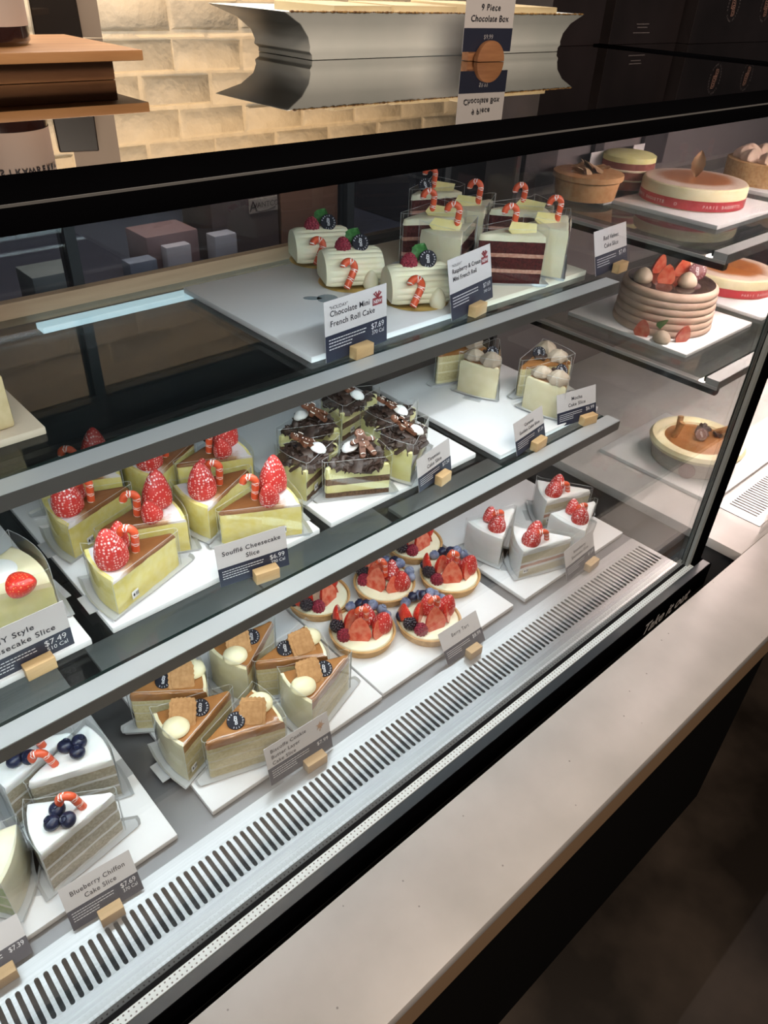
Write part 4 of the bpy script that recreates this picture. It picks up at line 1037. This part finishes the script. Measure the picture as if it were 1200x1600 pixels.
card((808, 713), (852, 682), (802, 664), ZS2, ['Caramel', 'Golden Cake Slice'], '$7.39', '', 'price card with a steeply slanted top on the middle shelf, left of the mocha card', block=0.6, size=0.0095)
card((871, 669), (931, 650), (870, 616), ZS2, ['Mocha', 'Cake Slice'], '$6.99', '', 'price card reading Mocha Cake Slice, rightmost on the middle shelf', block=0.7)
card((115, 1455), (225, 1388), (84, 1394), 0, ['Blueberry Chiffon', 'Cake Slice'], '$7.69', '370 Cal', 'price card reading Blueberry Chiffon Cake Slice', block=0.5)
card((-60, 1560), (52, 1488), (-92, 1490), 0, [], '$7.39', '', 'price card at the bottom left corner showing 7.39 dollars', block=0.55)
card((424, 1228), (520, 1166), (412, 1172), 0, ['Biscoffe Cookie', 'Butter Layer', 'Cake Slice'], '$7.99', '', 'price card reading Biscoffe Cookie Butter Layer Cake Slice', icon='maple', centre=False, size=0.0092, block=0.65)
card((700, 1040), (758, 1000), (685, 988), 0, ['Berry Tart'], '$8.99', '', 'price card reading Berry Tart', block=0.58)
card((886, 908), (930, 872), (880, 866), 0, ['Strawberry', 'Shortcake Slice'], '$7.69', '', 'price card before the strawberry shortcake slices', size=0.0095, block=0.72)

# ================================================================== ON THE TOP OF THE CASE
ZT = 0.8937
pl = empty('serving_platter', (1.04, 1.04, ZT)); tag(pl, 'large pale porcelain platter with flared rim on the black glass top', 'platter')
fx0, fx1, fy0, fy1 = 0.757, 1.325, 0.978, 1.110
mb = MB(); prof = [(0.0, 0.0), (0.0, 0.006), (0.004, 0.010), (0.003, 0.016), (0.006, 0.028), (0.018, 0.043), (0.040, 0.056), (0.043, 0.058)]
vs = []; fs = []
for (o_, z) in prof:
    for (x, y) in ((fx0 - o_ * 1.3, fy0 - o_ * .3), (fx1 + o_ * 1.1, fy0 - o_ * .3), (fx1 + o_ * 1.1, fy1 + o_), (fx0 - o_ * 1.3, fy1 + o_)): vs.append((x, y, ZT + z))
for (o_, z) in [(0.038, 0.0585), (0.012, 0.046), (-0.006, 0.020)]:
    for (x, y) in ((fx0 - o_, fy0 - o_ * .3 + .004), (fx1 + o_, fy0 - o_ * .3 + .004), (fx1 + o_, fy1 + o_), (fx0 - o_, fy1 + o_)): vs.append((x, y, ZT + z))
n = len(vs) // 4
for k in range(n - 1):
    for i in range(4): j = (i + 1) % 4; fs.append((k * 4 + i, k * 4 + j, (k + 1) * 4 + j, (k + 1) * 4 + i))
fs += [(3, 2, 1, 0), tuple((n - 1) * 4 + i for i in range(4))]
mb.add(vs, fs); rel(mb.build('dish', PORC, smooth=35, bevel=0.0012), pl)
mb = MB(); rnd = random.Random(2)
for k in range(150):
    t = k / 150; x = fx0 - .042 + t * (fx1 - fx0 + 0.088); mb.ball((x, fy0 - .0125 + rnd.uniform(-.0006, .0006), ZT + .0580), rnd.uniform(.0012, .0028), 6, 0, (1.8, 0.6, 0.6))
rel(mb.build('gilt_edge', nmat('worn_gilt', (0.12, 0.05, 0.02), (0.55, 0.34, 0.12), 300, 0.4), smooth=40, weld=False), pl)
def flat_box(name, x, y, z, w_, d_, h_, a, m_, label):
    o = MB().box((-w_ / 2, -d_ / 2, 0), (w_ / 2, d_ / 2, h_)).box((-w_ / 2 - .002, -d_ / 2 - .002, h_ * 0.45), (w_ / 2 + .002, d_ / 2 + .002, h_ + .002)).build(name, m_, bevel=0.001)
    o.location = (x, y, z); o.rotation_euler = (0, 0, a); tag(o, label, 'chocolate box', 'chocolate boxes on the platter')
KRAFT = mat('cream_box', (0.62, 0.50, 0.30), 0.45); KRD = mat('dark_box', (0.03, 0.02, 0.015), 0.4)
flat_box('chocolate_box', 0.85, 1.045, ZT + .021, 0.12, 0.12, 0.042, 0.12, KRAFT, 'cream coloured chocolate box at the left end of the platter')
flat_box('chocolate_box', 0.99, 1.045, ZT + .021, 0.12, 0.12, 0.043, -0.10, KRAFT, 'cream coloured chocolate box second from left on the platter')
flat_box('chocolate_box', 1.13, 1.045, ZT + .021, 0.12, 0.12, 0.046, 0.08, KRAFT, 'cream coloured chocolate box behind the chocolate box price card')
flat_box('chocolate_box', 1.255, 1.045, ZT + .021, 0.11, 0.12, 0.044, -0.05, KRAFT, 'cream coloured chocolate box at the right end of the platter')
# round wooden holder with card
hd = empty('price_card', (1.030, 0.893, ZT)); hd.rotation_euler = (0, 0, -0.12); tag(hd, 'price card reading 9 Piece Chocolate Box in a half round wooden holder', 'price card', 'price cards')
hp = [(0.0275 * cos(pi * k / 24), 0.0275 * sin(pi * k / 24)) for k in range(25)]
MB().prism(hp, 0, 0.009, 0, TR(0.001, -0.002, 0.0002, pi / 2)).build('round_face', WALNUT, hd, smooth=30, bevel=0.0006)
MB().box((-0.034, 0.003, 0.0002), (0.006, 0.018, 0.015)).build('holder_foot', WALNUT, hd, bevel=0.0006)
cw = 0.098; cz = 0.0125
MB().box((-cw / 2, 0.0005, cz), (cw / 2, 0.0012, cz + .092)).build('card', CARD, hd, smooth=0)
MB().box((-cw / 2, 0.0000, cz), (cw / 2, 0.00045, cz + .0305)).build('navy_band', NAVY, hd, smooth=0)
V = lambda x, z: Matrix(((1, 0, 0, x), (0, 0, -1, -0.0006), (0, 1, 0, z), (0, 0, 0, 1)))
t = MB(); put_text(t, '9 Piece', 0.0115, V(0, cz + .0530), spacing=1.15, bold=.00012); put_text(t, 'Chocolate Box', 0.0115, V(0, cz + .0390), spacing=1.08, bold=.00012); t.build('lettering', INK, hd, smooth=0, weld=False)
t = MB(); put_text(t, '$9.99', 0.0085, V(0, cz + .0165)); t.build('white_print', mat('dim_white_print', (0.35, 0.35, 0.38), 0.6), hd, smooth=0, weld=False)
# riser, jar and packs at the left
rs = empty('wooden_riser', (0.30, 0.94, ZT)); tag(rs, 'flat reddish wooden riser with overhanging top at the left', 'riser')
rel(MB().box((-0.10, 0.876, ZT), (0.412, 1.02, ZT + .0190)).build('riser_foot', WALNUT, bevel=0.0008), rs)
rel(MB().box((-0.12, 0.851, ZT + .0192), (0.435, 1.045, ZT + .0290)).build('riser_top', nmat('riser_oak', (0.48, 0.24, 0.10), (0.60, 0.32, 0.14), 20, 0.4, sc3=(10, 80, 80)), bevel=0.001), rs)
ZR = ZT + .0292
jr = empty('jam_jar', (0.305, 0.945, ZR)); tag(jr, 'labelled glass jar of dark jam standing on the wooden riser', 'jar')
rj = 0.048
rel(MB().lathe([(0, 0), (rj * .92, 0), (rj, .004), (rj, .115), (rj * .85, .128), (rj * .85, .135)], 48, 0, TR(0.305, 0.945, ZR)).build('jar_body', mat('jam_dark', (0.03, 0.012, 0.01), 0.12, coat=0.7)), jr)
lb = MB(); vs = []; fs = []; nn = 40
for i in range(nn + 1):
    a = -pi * 1.1 + pi * 1.3 * i / nn; vs += [(0.305 + (rj + .0006) * cos(a), 0.945 + (rj + .0006) * sin(a), ZR + .017), (0.305 + (rj + .0006) * cos(a), 0.945 + (rj + .0006) * sin(a), ZR + .100)]
for i in range(nn): fs.append((2 * i, 2 * i + 2, 2 * i + 3, 2 * i + 1))
lb.add(vs, fs); rel(lb.build('label', mat('jar_label', (0.55, 0.46, 0.42), 0.6), smooth=60), jr)
t = MB(); word = 'STRAWBERRY'
for i, ch in enumerate(word):
    a = -2.05 + i * 0.155; T = Matrix.Translation((0.305 + (rj + .0012) * cos(a), 0.945 + (rj + .0012) * sin(a), ZR + .052)) @ Matrix.Rotation(a + pi / 2, 4, 'Z') @ Matrix.Rotation(pi / 2, 4, 'X')
    put_text(t, ch, 0.0085, T, bold=.0003)
rel(t.build('lettering', INK, smooth=0, weld=False), jr)
rel(MB().lathe([(0, .1352), (rj * .88, .1352), (rj * .88, .150), (0, .151)], 40, 0, TR(0.305, 0.945, ZR)).build('jar_lid', GOLD), jr)
a, b = at(58, 60, ZT), at(128, 60, ZT)
cb = MB().prism([(-0.07, -0.02), (0.0, -0.02), (0.0, 0.02), (-0.07, 0.02)], 0, .16, 0, None, 0.10).build('coffee_bag', mat('dark_foil', (0.02, 0.012, 0.008), 0.25, coat=0.5), smooth=0, bevel=0.002); cb.location = (b.x, b.y, ZT); cb.rotation_euler = (0, 0, -0.3); tag(cb, 'glossy dark foil bag standing behind the wooden riser', 'bag')
b = at(160, 59, ZT)
bc = MB().box((-0.075, 0, 0), (0.0, 0.004, 0.20)).build('menu_card', mat('beige_card', (0.50, 0.40, 0.32), 0.6), smooth=0); bc.location = (b.x, b.y, ZT); bc.rotation_euler = (0, 0, -0.35); tag(bc, 'beige upright card behind the dark foil bag', 'card')
# black carrier bags and boxes at the right
def bag(x0, x1, y0, y1, h, label, logos=(), txt=False):
    r = empty('gift_bag', ((x0 + x1) / 2, (y0 + y1) / 2, ZT)); tag(r, label, 'paper bag', 'black paper bags on the case top')
    w_, d_ = (x1 - x0) / 2, (y1 - y0) / 2
    mb = MB(); mb.add([(-w_, -d_, 0), (w_, -d_, 0), (w_, d_, 0), (-w_, d_, 0), (-w_, -d_, h), (w_, -d_, h), (w_, d_, h), (-w_, d_, h), (-w_ + .004, -0.0, h * 0.6), (w_ - .004, 0, h * .6)],
        [(3, 2, 1, 0), (0, 1, 5, 4), (2, 3, 7, 6), (1, 2, 9), (2, 6, 9), (6, 5, 9), (5, 1, 9), (3, 0, 8), (0, 4, 8), (4, 7, 8), (7, 3, 8), (4, 5, 6, 7)])
    mb.build('bag_body', BAGB, r, smooth=0, bevel=0.0008)
    t = MB()
    for (lx, lz, s) in logos:
        T = Matrix(((1, 0, 0, lx), (0, 0, -1, -d_ - .0012), (0, 1, 0, lz), (0, 0, 0, 1)))
        put_text(t, 'B', 0.046 * s, T @ TR(-.001, -.010 * s, 0), 0, bold=.0012 * s); put_text(t, 'B', 0.046 * s, T @ TR(-.001, -.010 * s, .0003), 1, bold=-.0004)
        put_text(t, 'B', 0.036 * s, T @ TR(.004 * s, -.028 * s, .0004), 0, bold=.0010 * s); put_text(t, 'B', 0.036 * s, T @ TR(.004 * s, -.028 * s, .0006), 1, bold=-.0003)
        wd = 'PARIS BAGUETTE PARIS BAGUETTE '
        for i, ch in enumerate(wd):
            a = pi * 0.5 - 2 * pi * i / len(wd)
            if ch != ' ': put_text(t, ch, .0075 * s, T @ TR(.030 * s * cos(a), -.002 + .036 * s * sin(a), .0003, rz=a - pi / 2), 2, bold=.0001)
    if txt:
        for q, (zz, w2, n_) in enumerate(((0.036, 0.050, 14), (0.030, 0.040, 11), (0.020, 0.066, 18))):
            for k in range(n_):
                x = -0.02 - w2 / 2 + k * w2 / n_; T = Matrix(((1, 0, 0, x), (0, 0, -1, -d_ - .0012), (0, 1, 0, zz), (0, 0, 0, 1)))
                t.add([(0, 0, 0), (w2 / n_ * 0.75, 0, 0), (w2 / n_ * 0.75, .0018, 0), (0, .0018, 0)], [(0, 1, 2, 3)], 2, T)
    if t.v: t.build('printed_emblem', [mat('copper_print', (0.80, 0.45, 0.36), 0.5), BAGB, mat('grey_print', (0.30, 0.26, 0.27), 0.5)], r, smooth=0, weld=False)
    return r
bag(1.40, 1.575, 1.06, 1.20, 0.24, 'black paper bag right behind the platter end')
bag(1.61, 1.885, 1.06, 1.20, 0.26, 'wide black paper bag with small printed lines, right of the platter', txt=True)
bag(1.89, 2.45, 1.03, 1.20, 0.28, 'black paper bag with two round copper emblems at the upper right', logos=((-0.115, 0.078, 0.82), (0.055, 0.078, 0.82)))

# ================================================================== WHOLE CAKES NEXT DOOR
def ribbon_cake(cx, cy, z, r, label, rz=0.0, decor=True):
    o = empty('cheesecake', (cx, cy, z), rz); tag(o, label, 'cake', 'whole cheesecakes with red ribbon')
    MB().lathe([(0, 0), (r * .985, 0), (r, .003), (r, .040), (r * .985, .047), (r * .95, .050)], 72).add([], []).build('cake_body', IVORY, o)
    MB().lathe([(r * .955, .0499), (r * .80, .0520), (r * .6, .0525), (0, .0528)], 72).build('glazed_top', mat('burnt_top', (0.6, 0.3, 0.2), 0.3, coat=0.4, build=_ring(r)), o)
    MB().lathe([(r * 1.006, .002), (r * 1.006, .024)], 96, cap=False).build('ribbon', mat('red_ribbon', (0.50, 0.035, 0.05), 0.35), o)
    t = MB()
    for base in range(0, 4):
        for i, ch in enumerate('PARIS BAGUETTE   O'):
            if ch == ' ': continue
            a = -pi / 2 + base * pi / 2 + (i - 8) * 0.062; T = Matrix.Translation((r * 1.009 * cos(a), r * 1.009 * sin(a), .009)) @ Matrix.Rotation(a + pi / 2, 4, 'Z') @ Matrix.Rotation(pi / 2, 4, 'X')
            put_text(t, ch, .0095, T, bold=.0002)
    t.build('ribbon_lettering', mat('ribbon_print', (0.78, 0.62, 0.60), 0.5), o, smooth=0, weld=False)
    if decor:
        leaf(MB(), TR(0, 0.004, .051, 0, -1.45, 0.80), 0.062, 0.015).build('chocolate_leaf', mat('gilded_chocolate', (0.25, 0.14, 0.07), 0.4, 0.4), o)
    return o
def _ring(r):
    def f(nt, b):
        tc = N(nt, 'ShaderNodeTexCoord'); ln = N(nt, 'ShaderNodeVectorMath', operation='LENGTH'); mp = N(nt, 'ShaderNodeMapping'); mp.inputs['Scale'].default_value = (1, 1, 0)
        nt.links.new(tc.outputs['Object'], mp.inputs[0]); nt.links.new(mp.outputs[0], ln.inputs[0])
        n = N(nt, 'ShaderNodeTexNoise'); n.inputs['Scale'].default_value = 25; nt.links.new(tc.outputs['Object'], n.inputs['Vector'])
        a = N(nt, 'ShaderNodeMath', operation='MULTIPLY_ADD'); a.inputs[1].default_value = 0.02; nt.links.new(n.outputs[0], a.inputs[0]); nt.links.new(ln.outputs['Value'], a.inputs[2])
        mr = N(nt, 'ShaderNodeMapRange'); mr.inputs[1].default_value = r * 0.55; mr.inputs[2].default_value = r * 0.98; nt.links.new(a.outputs[0], mr.inputs[0])
        nt.links.new(ramp(nt, mr.outputs[0], [(0.0, (0.42, 0.14, 0.04)), (0.35, (0.50, 0.19, 0.07)), (0.75, (0.80, 0.62, 0.52))]), b.inputs['Base Color'])
    return f
GN = 'white boards in the next case'
board('cake_board', (1.735, 0.772), 0.33, 0.325, 0.560, TH, TRAYW, 'white board under the red ribboned cheesecake, upper shelf of the next case', group=GN)
ribbon_cake(1.905, 0.935, 0.5702, 0.125, 'whole cheesecake with red ribbon and gilded leaf, upper shelf of the next case', -0.35)
board('cake_board', (1.632, 0.712), 0.33, 0.335, 0.300, TH, TRAYW, 'white board under the tall beige cake, middle shelf of the next case', group=GN)
board('cake_board', (2.02, 0.712), 0.33, 0.335, 0.300, TH, TRAYW, 'white board under the lower red ribboned cheesecake in the next case', group=GN)
ribbon_cake(2.19, 0.90, 0.3102, 0.125, 'whole cheesecake with red ribbon behind the corner post, middle shelf of the next case', -0.30, False)
board('cake_board', (1.590, 0.530), 0.325, 0.315, 0.0004, TH, TRAYW, 'white board under the cream rimmed cake on the floor of the next case', group=GN)
board('cake_board', (1.70, 1.05), 0.30, 0.14, 0.560, TH, TRAYW, 'white board with layered cakes at the back of the next case', group=GN)

tc_ = empty('chocolate_cake', (1.775, 0.865, 0.3102)); tag(tc_, 'tall round beige cake with ribbed sides and fruit on dark glaze', 'cake')
prof = []
for k in range(61):
    z = .102 * k / 60; prof.append((0.118 + 0.0040 * abs(sin(z / .102 * pi * 6)) ** 0.6 - z * 0.08, z))
MB().lathe(prof + [(0.106, .105)], 80).build('ribbed_cream', nmat('cocoa_cream', (0.46, 0.33, 0.26), (0.52, 0.38, 0.30), 50, 0.55), tc_)
MB().lathe([(0.1055, .1048), (0.100, .1062), (0, .1065)], 64).build('dark_glaze', mat('ganache', (0.05, 0.03, 0.028), 0.12, coat=0.8), tc_)
for (x, y, a) in ((-0.050, -0.010, 0.0), (0.010, 0.045, 0.6), (0.035, -0.005, 0.2)):
    half_strawberry(MB(), TR(x, y, .1065, 0.1, 0, a - 0.9), 0.050, 0.021).build('strawberry', [STRAWR, STRAWC], tc_)
for (x, y) in ((-0.078, 0.035), (-0.020, -0.050), (0.070, 0.010)): dollop(MB(), TR(x, y, .1065), 0.023, 0.034).build('cream_drop', MOCHA, tc_)
logo_disc(MB(), TR(0.040, -0.040, .128, 1.2, 0, -0.9), 0.021).build('logo_disc', [mat('logo_maroon', (0.16, 0.03, 0.04), 0.4), LOGO[1]], tc_, smooth=30, weld=False)
for a in (-2.95, -2.25):
    half_strawberry(MB(), TR(0.138 * cos(a), 0.138 * sin(a), 0.0, 0.15, 0, a + pi / 2 + 0.2), 0.046, 0.019).build('strawberry', [STRAWR, STRAWC], tc_)
dollop(MB(), TR(0.146 * cos(-2.60), 0.146 * sin(-2.60), 0), 0.021, 0.028).build('cream_drop', MOCHA, tc_)
leaf(MB(), TR(0.126 * cos(-2.65), 0.126 * sin(-2.65), 0.022, 0.2, -1.0, -2.2), 0.036, 0.014).build('mint_leaf', LEAF, tc_)

cc = empty('caramel_cake', (1.735, 0.665, 0.0106)); tag(cc, 'round cake with thick cream rim, caramel centre and rolled wafers', 'cake')
MB().lathe([(0, 0), (0.098, 0), (0.102, 0.003), (0.106, 0.045)], 72).build('cake_side', nmat('grey_beige_cream', (0.40, 0.35, 0.31), (0.48, 0.43, 0.38), 40, 0.6), cc)
MB().lathe([(0.104, 0.040), (0.115, 0.046), (0.118, 0.055), (0.112, 0.064), (0.098, 0.067), (0.084, 0.063), (0.080, 0.056), (0, 0.055)], 72).build('cream_rim', IVORY, cc)
MB().lathe([(0.082, 0.0575), (0.06, 0.0590), (0, 0.0595)], 60).build('caramel_centre', CARA, cc)
for (x, y, a) in ((-0.040, 0.045, 0.2), (-0.012, 0.050, -0.15), (0.07, -0.01, 0.9)): MB().tube([(0, 0, 0), (0, 0, 0.045)], 0.0075, 14, 0, TR(x, y, 0.058, a, 0.15)).build('rolled_wafer', BISC, cc)
logo_disc(MB(), TR(0.000, -0.005, .074, 0.9, -0.1, -0.7), 0.016).build('logo_disc', [mat('logo_brown', (0.22, 0.12, 0.10), 0.4), LOGO[1]], cc, smooth=30, weld=False)
shards(MB(), 8, 0.045, 0.0, 0.03, 0.03, 0.0605, 0.022, 0.01, seed=6).build('chocolate_pieces', COCO, cc)
MB().lathe([(0.020, 0), (0.020, 0.0025)], 30, 0, TR(0.1085 * cos(3.5), 0.1085 * sin(3.5), 0.022, 0, pi / 2, 3.5)).build('chocolate_round', mat('brown_round', (0.20, 0.10, 0.09), 0.5), cc)
# cakes at the back
lc = empty('layer_cake', (1.90, 1.125, 0.5702)); tag(lc, 'layered dark red cake with pale green top at the back', 'cake')
MB().lathe([(0, 0), (.066, 0), (.067, .020), (.069, .022), (.067, .024), (.067, .042), (.069, .045), (.067, .047), (.067, .062)], 60, mi=[0, 0, 1, 1, 0, 1, 1, 0]).build('cake_layers', [nmat('red_brown_layer', (0.20, 0.06, 0.05), (0.28, 0.09, 0.07), 120, 0.8), SPC], lc)
MB().lathe([(.067, .0621), (.067, .074), (.060, .078), (0, .078)], 60).build('cream_top', MINTC, lc)
ta = empty('fruit_tart_cake', (1.70, 1.108, 0.5702)); tag(ta, 'orange tart topped with chocolate pieces at the back left of the next case', 'cake')
MB().lathe([(0, 0), (.072, 0), (.078, .040), (.084, .044), (.084, .056), (.074, .058), (0, .054)], 60, wob=lambda a, k: 0.015 * sin(a * 28) if k in (3, 4) else 0).build('tart_shell', nmat('orange_crust', (0.52, 0.25, 0.10), (0.62, 0.34, 0.16), 80, 0.6), ta)
shards(MB(), 9, 0, 0, 0.05, 0.03, 0.060, 0.040, 0.015, seed=12).build('chocolate_pieces', nmat('light_chocolate', (0.28, 0.16, 0.10), (0.55, 0.38, 0.22), 40, 0.4), ta)
bk = empty('wafer_cake', (2.30, 0.93, 0.5702)); tag(bk, 'cake with tan wafer sides and piled cream at the right picture edge', 'cake')
MB().lathe([(0, 0), (.110, 0), (.112, .055), (.106, .056), (0, .050)], 72, wob=lambda a, k: 0.006 * sin(a * 60)).build('wafer_side', nmat('tan_wafer', (0.50, 0.28, 0.11), (0.66, 0.42, 0.20), 140, 0.7, bmp=0.4), bk)
for k in range(9): dollop(MB(), TR(.070 * cos(k * .7), .070 * sin(k * .7), .052), .028, .034, 6).build('cream_swirl', nmat('peach_cream', (0.66, 0.48, 0.38), (0.72, 0.55, 0.45), 40, 0.5), bk)
board('cake_board', (2.16, 0.79), 0.30, 0.30, 0.560, TH, TRAYW, 'white board under the tan wafer cake at the right picture edge', group=GN)
for k, (x, y) in enumerate(((1.815, 1.185), (2.02, 1.19))):
    o = MB().box((0, 0, 0), (0.055, 0.002, 0.085)).build('standing_card', CARD, smooth=0); o.location = (x, y, 0.5605); tag(o, ('blank pale card standing behind the orange tart', 'blank pale card standing behind the layered red cake')[k], 'card', 'blank cards at the back')

# ================================================================== STAFF SIDE, seen through the rear doors
bx = empty('worktop', (0.9, 1.9, 0.0)); tag(bx, 'dark back worktop seen through the rear doors', 'worktop')
rel(MB().box((-1.4, 1.52, 0.36), (3.4, 2.3, 0.40)).build('worktop_slab', mat('blue_black_top', (0.03, 0.035, 0.05), 0.4)), bx)
rel(MB().box((-1.38, 1.56, -0.75), (3.38, 2.28, 0.359)).build('worktop_body', WALLD), bx)
ph = MB().box((-1.4, 2.30, 0.40), (3.4, 2.34, 0.80)).build('splash_panel', mat('blue_black_panel', (0.018, 0.020, 0.030), 0.35)); tag(ph, 'dark blue black panel behind the back worktop', 'panel')
def crate(name, a, b, m_, label, cat='box'):
    o = MB().box((0, 0, 0), (b[0] - a[0], b[1] - a[1], b[2] - a[2])).build(name, m_, bevel=0.003); o.location = a; tag(o, label, cat); return o
crate('brown_carton', (1.15, 1.62, 0.401), (1.385, 1.72, 0.60), mat('carton_brown', (0.20, 0.10, 0.055), 0.7), 'brown carton seen through the rear door left of the roll cakes')
mc = empty('kitchen_machine', (1.0, 1.66, 0.401)); tag(mc, 'grey brown machine with a pale maker plate behind the rear door', 'machine')
rel(MB().box((0.95, 1.62, 0.401), (1.142, 1.76, 0.60)).build('housing', mat('machine_brown', (0.10, 0.075, 0.065), 0.5), bevel=0.003), mc)
rel(MB().box((1.055, 1.617, 0.507), (1.138, 1.6199, 0.540)).build('maker_plate', mat('plate_beige', (0.42, 0.36, 0.28), 0.5)), mc)
t = MB(); put_text(t, 'A', 0.034, Matrix(((1, 0, 0, 1.066), (0, 0, -1, 1.616), (0, 1, 0, .5125), (0, 0, 0, 1)))); put_text(t, 'VANTCO', 0.018, Matrix(((1, 0, 0, 1.104), (0, 0, -1, 1.616), (0, 1, 0, .5190), (0, 0, 0, 1))))
t.tube([(1.072, 1.6165, .513), (1.085, 1.6165, .5095), (1.11, 1.6165, .511), (1.132, 1.6165, .516)], .0009, 5); rel(t.build('lettering', mat('plate_ink', (0.03, 0.02, 0.015), 0.6), smooth=0, weld=False), mc)
crate('paper_stack', (0.77, 1.60, 0.401), (0.90, 1.70, 0.500), mat('card_rosewood', (0.20, 0.12, 0.11), 0.6), 'dull pink carton behind the rear door')
crate('paper_stack', (0.80, 1.57, 0.401), (0.862, 1.598, 0.480), mat('paper_grey', (0.42, 0.40, 0.40), 0.6), 'pale grey block in front of the dull pink carton')
crate('paper_stack', (0.925, 1.57, 0.401), (0.985, 1.61, 0.485), mat('paper_grey2', (0.33, 0.33, 0.34), 0.6), 'grey roll pack to the right of the dull pink carton')
crate('plastic_bin', (0.50, 1.57, 0.401), (0.60, 1.66, 0.470), mat('bin_green', (0.14, 0.17, 0.16), 0.5), 'grey green bin behind the rear door at the left')
crate('paper_stack', (0.70, 1.55, 0.401), (0.765, 1.59, 0.468), mat('paper_blue', (0.16, 0.19, 0.23), 0.6), 'blue grey pack at the left of the dull pink carton')
crate('white_tray', (0.80, 1.535, 0.401), (0.93, 1.565, 0.415), mat('tray_bluegrey', (0.40, 0.44, 0.50), 0.5), 'flat bluish tray on the back worktop', 'tray')
crate('tall_cupboard', (1.60, 1.60, 0.401), (1.90, 1.9, 0.80), mat('cupboard_dark', (0.02, 0.022, 0.028), 0.5), 'tall dark cupboard behind the rear door at the right', 'cupboard')
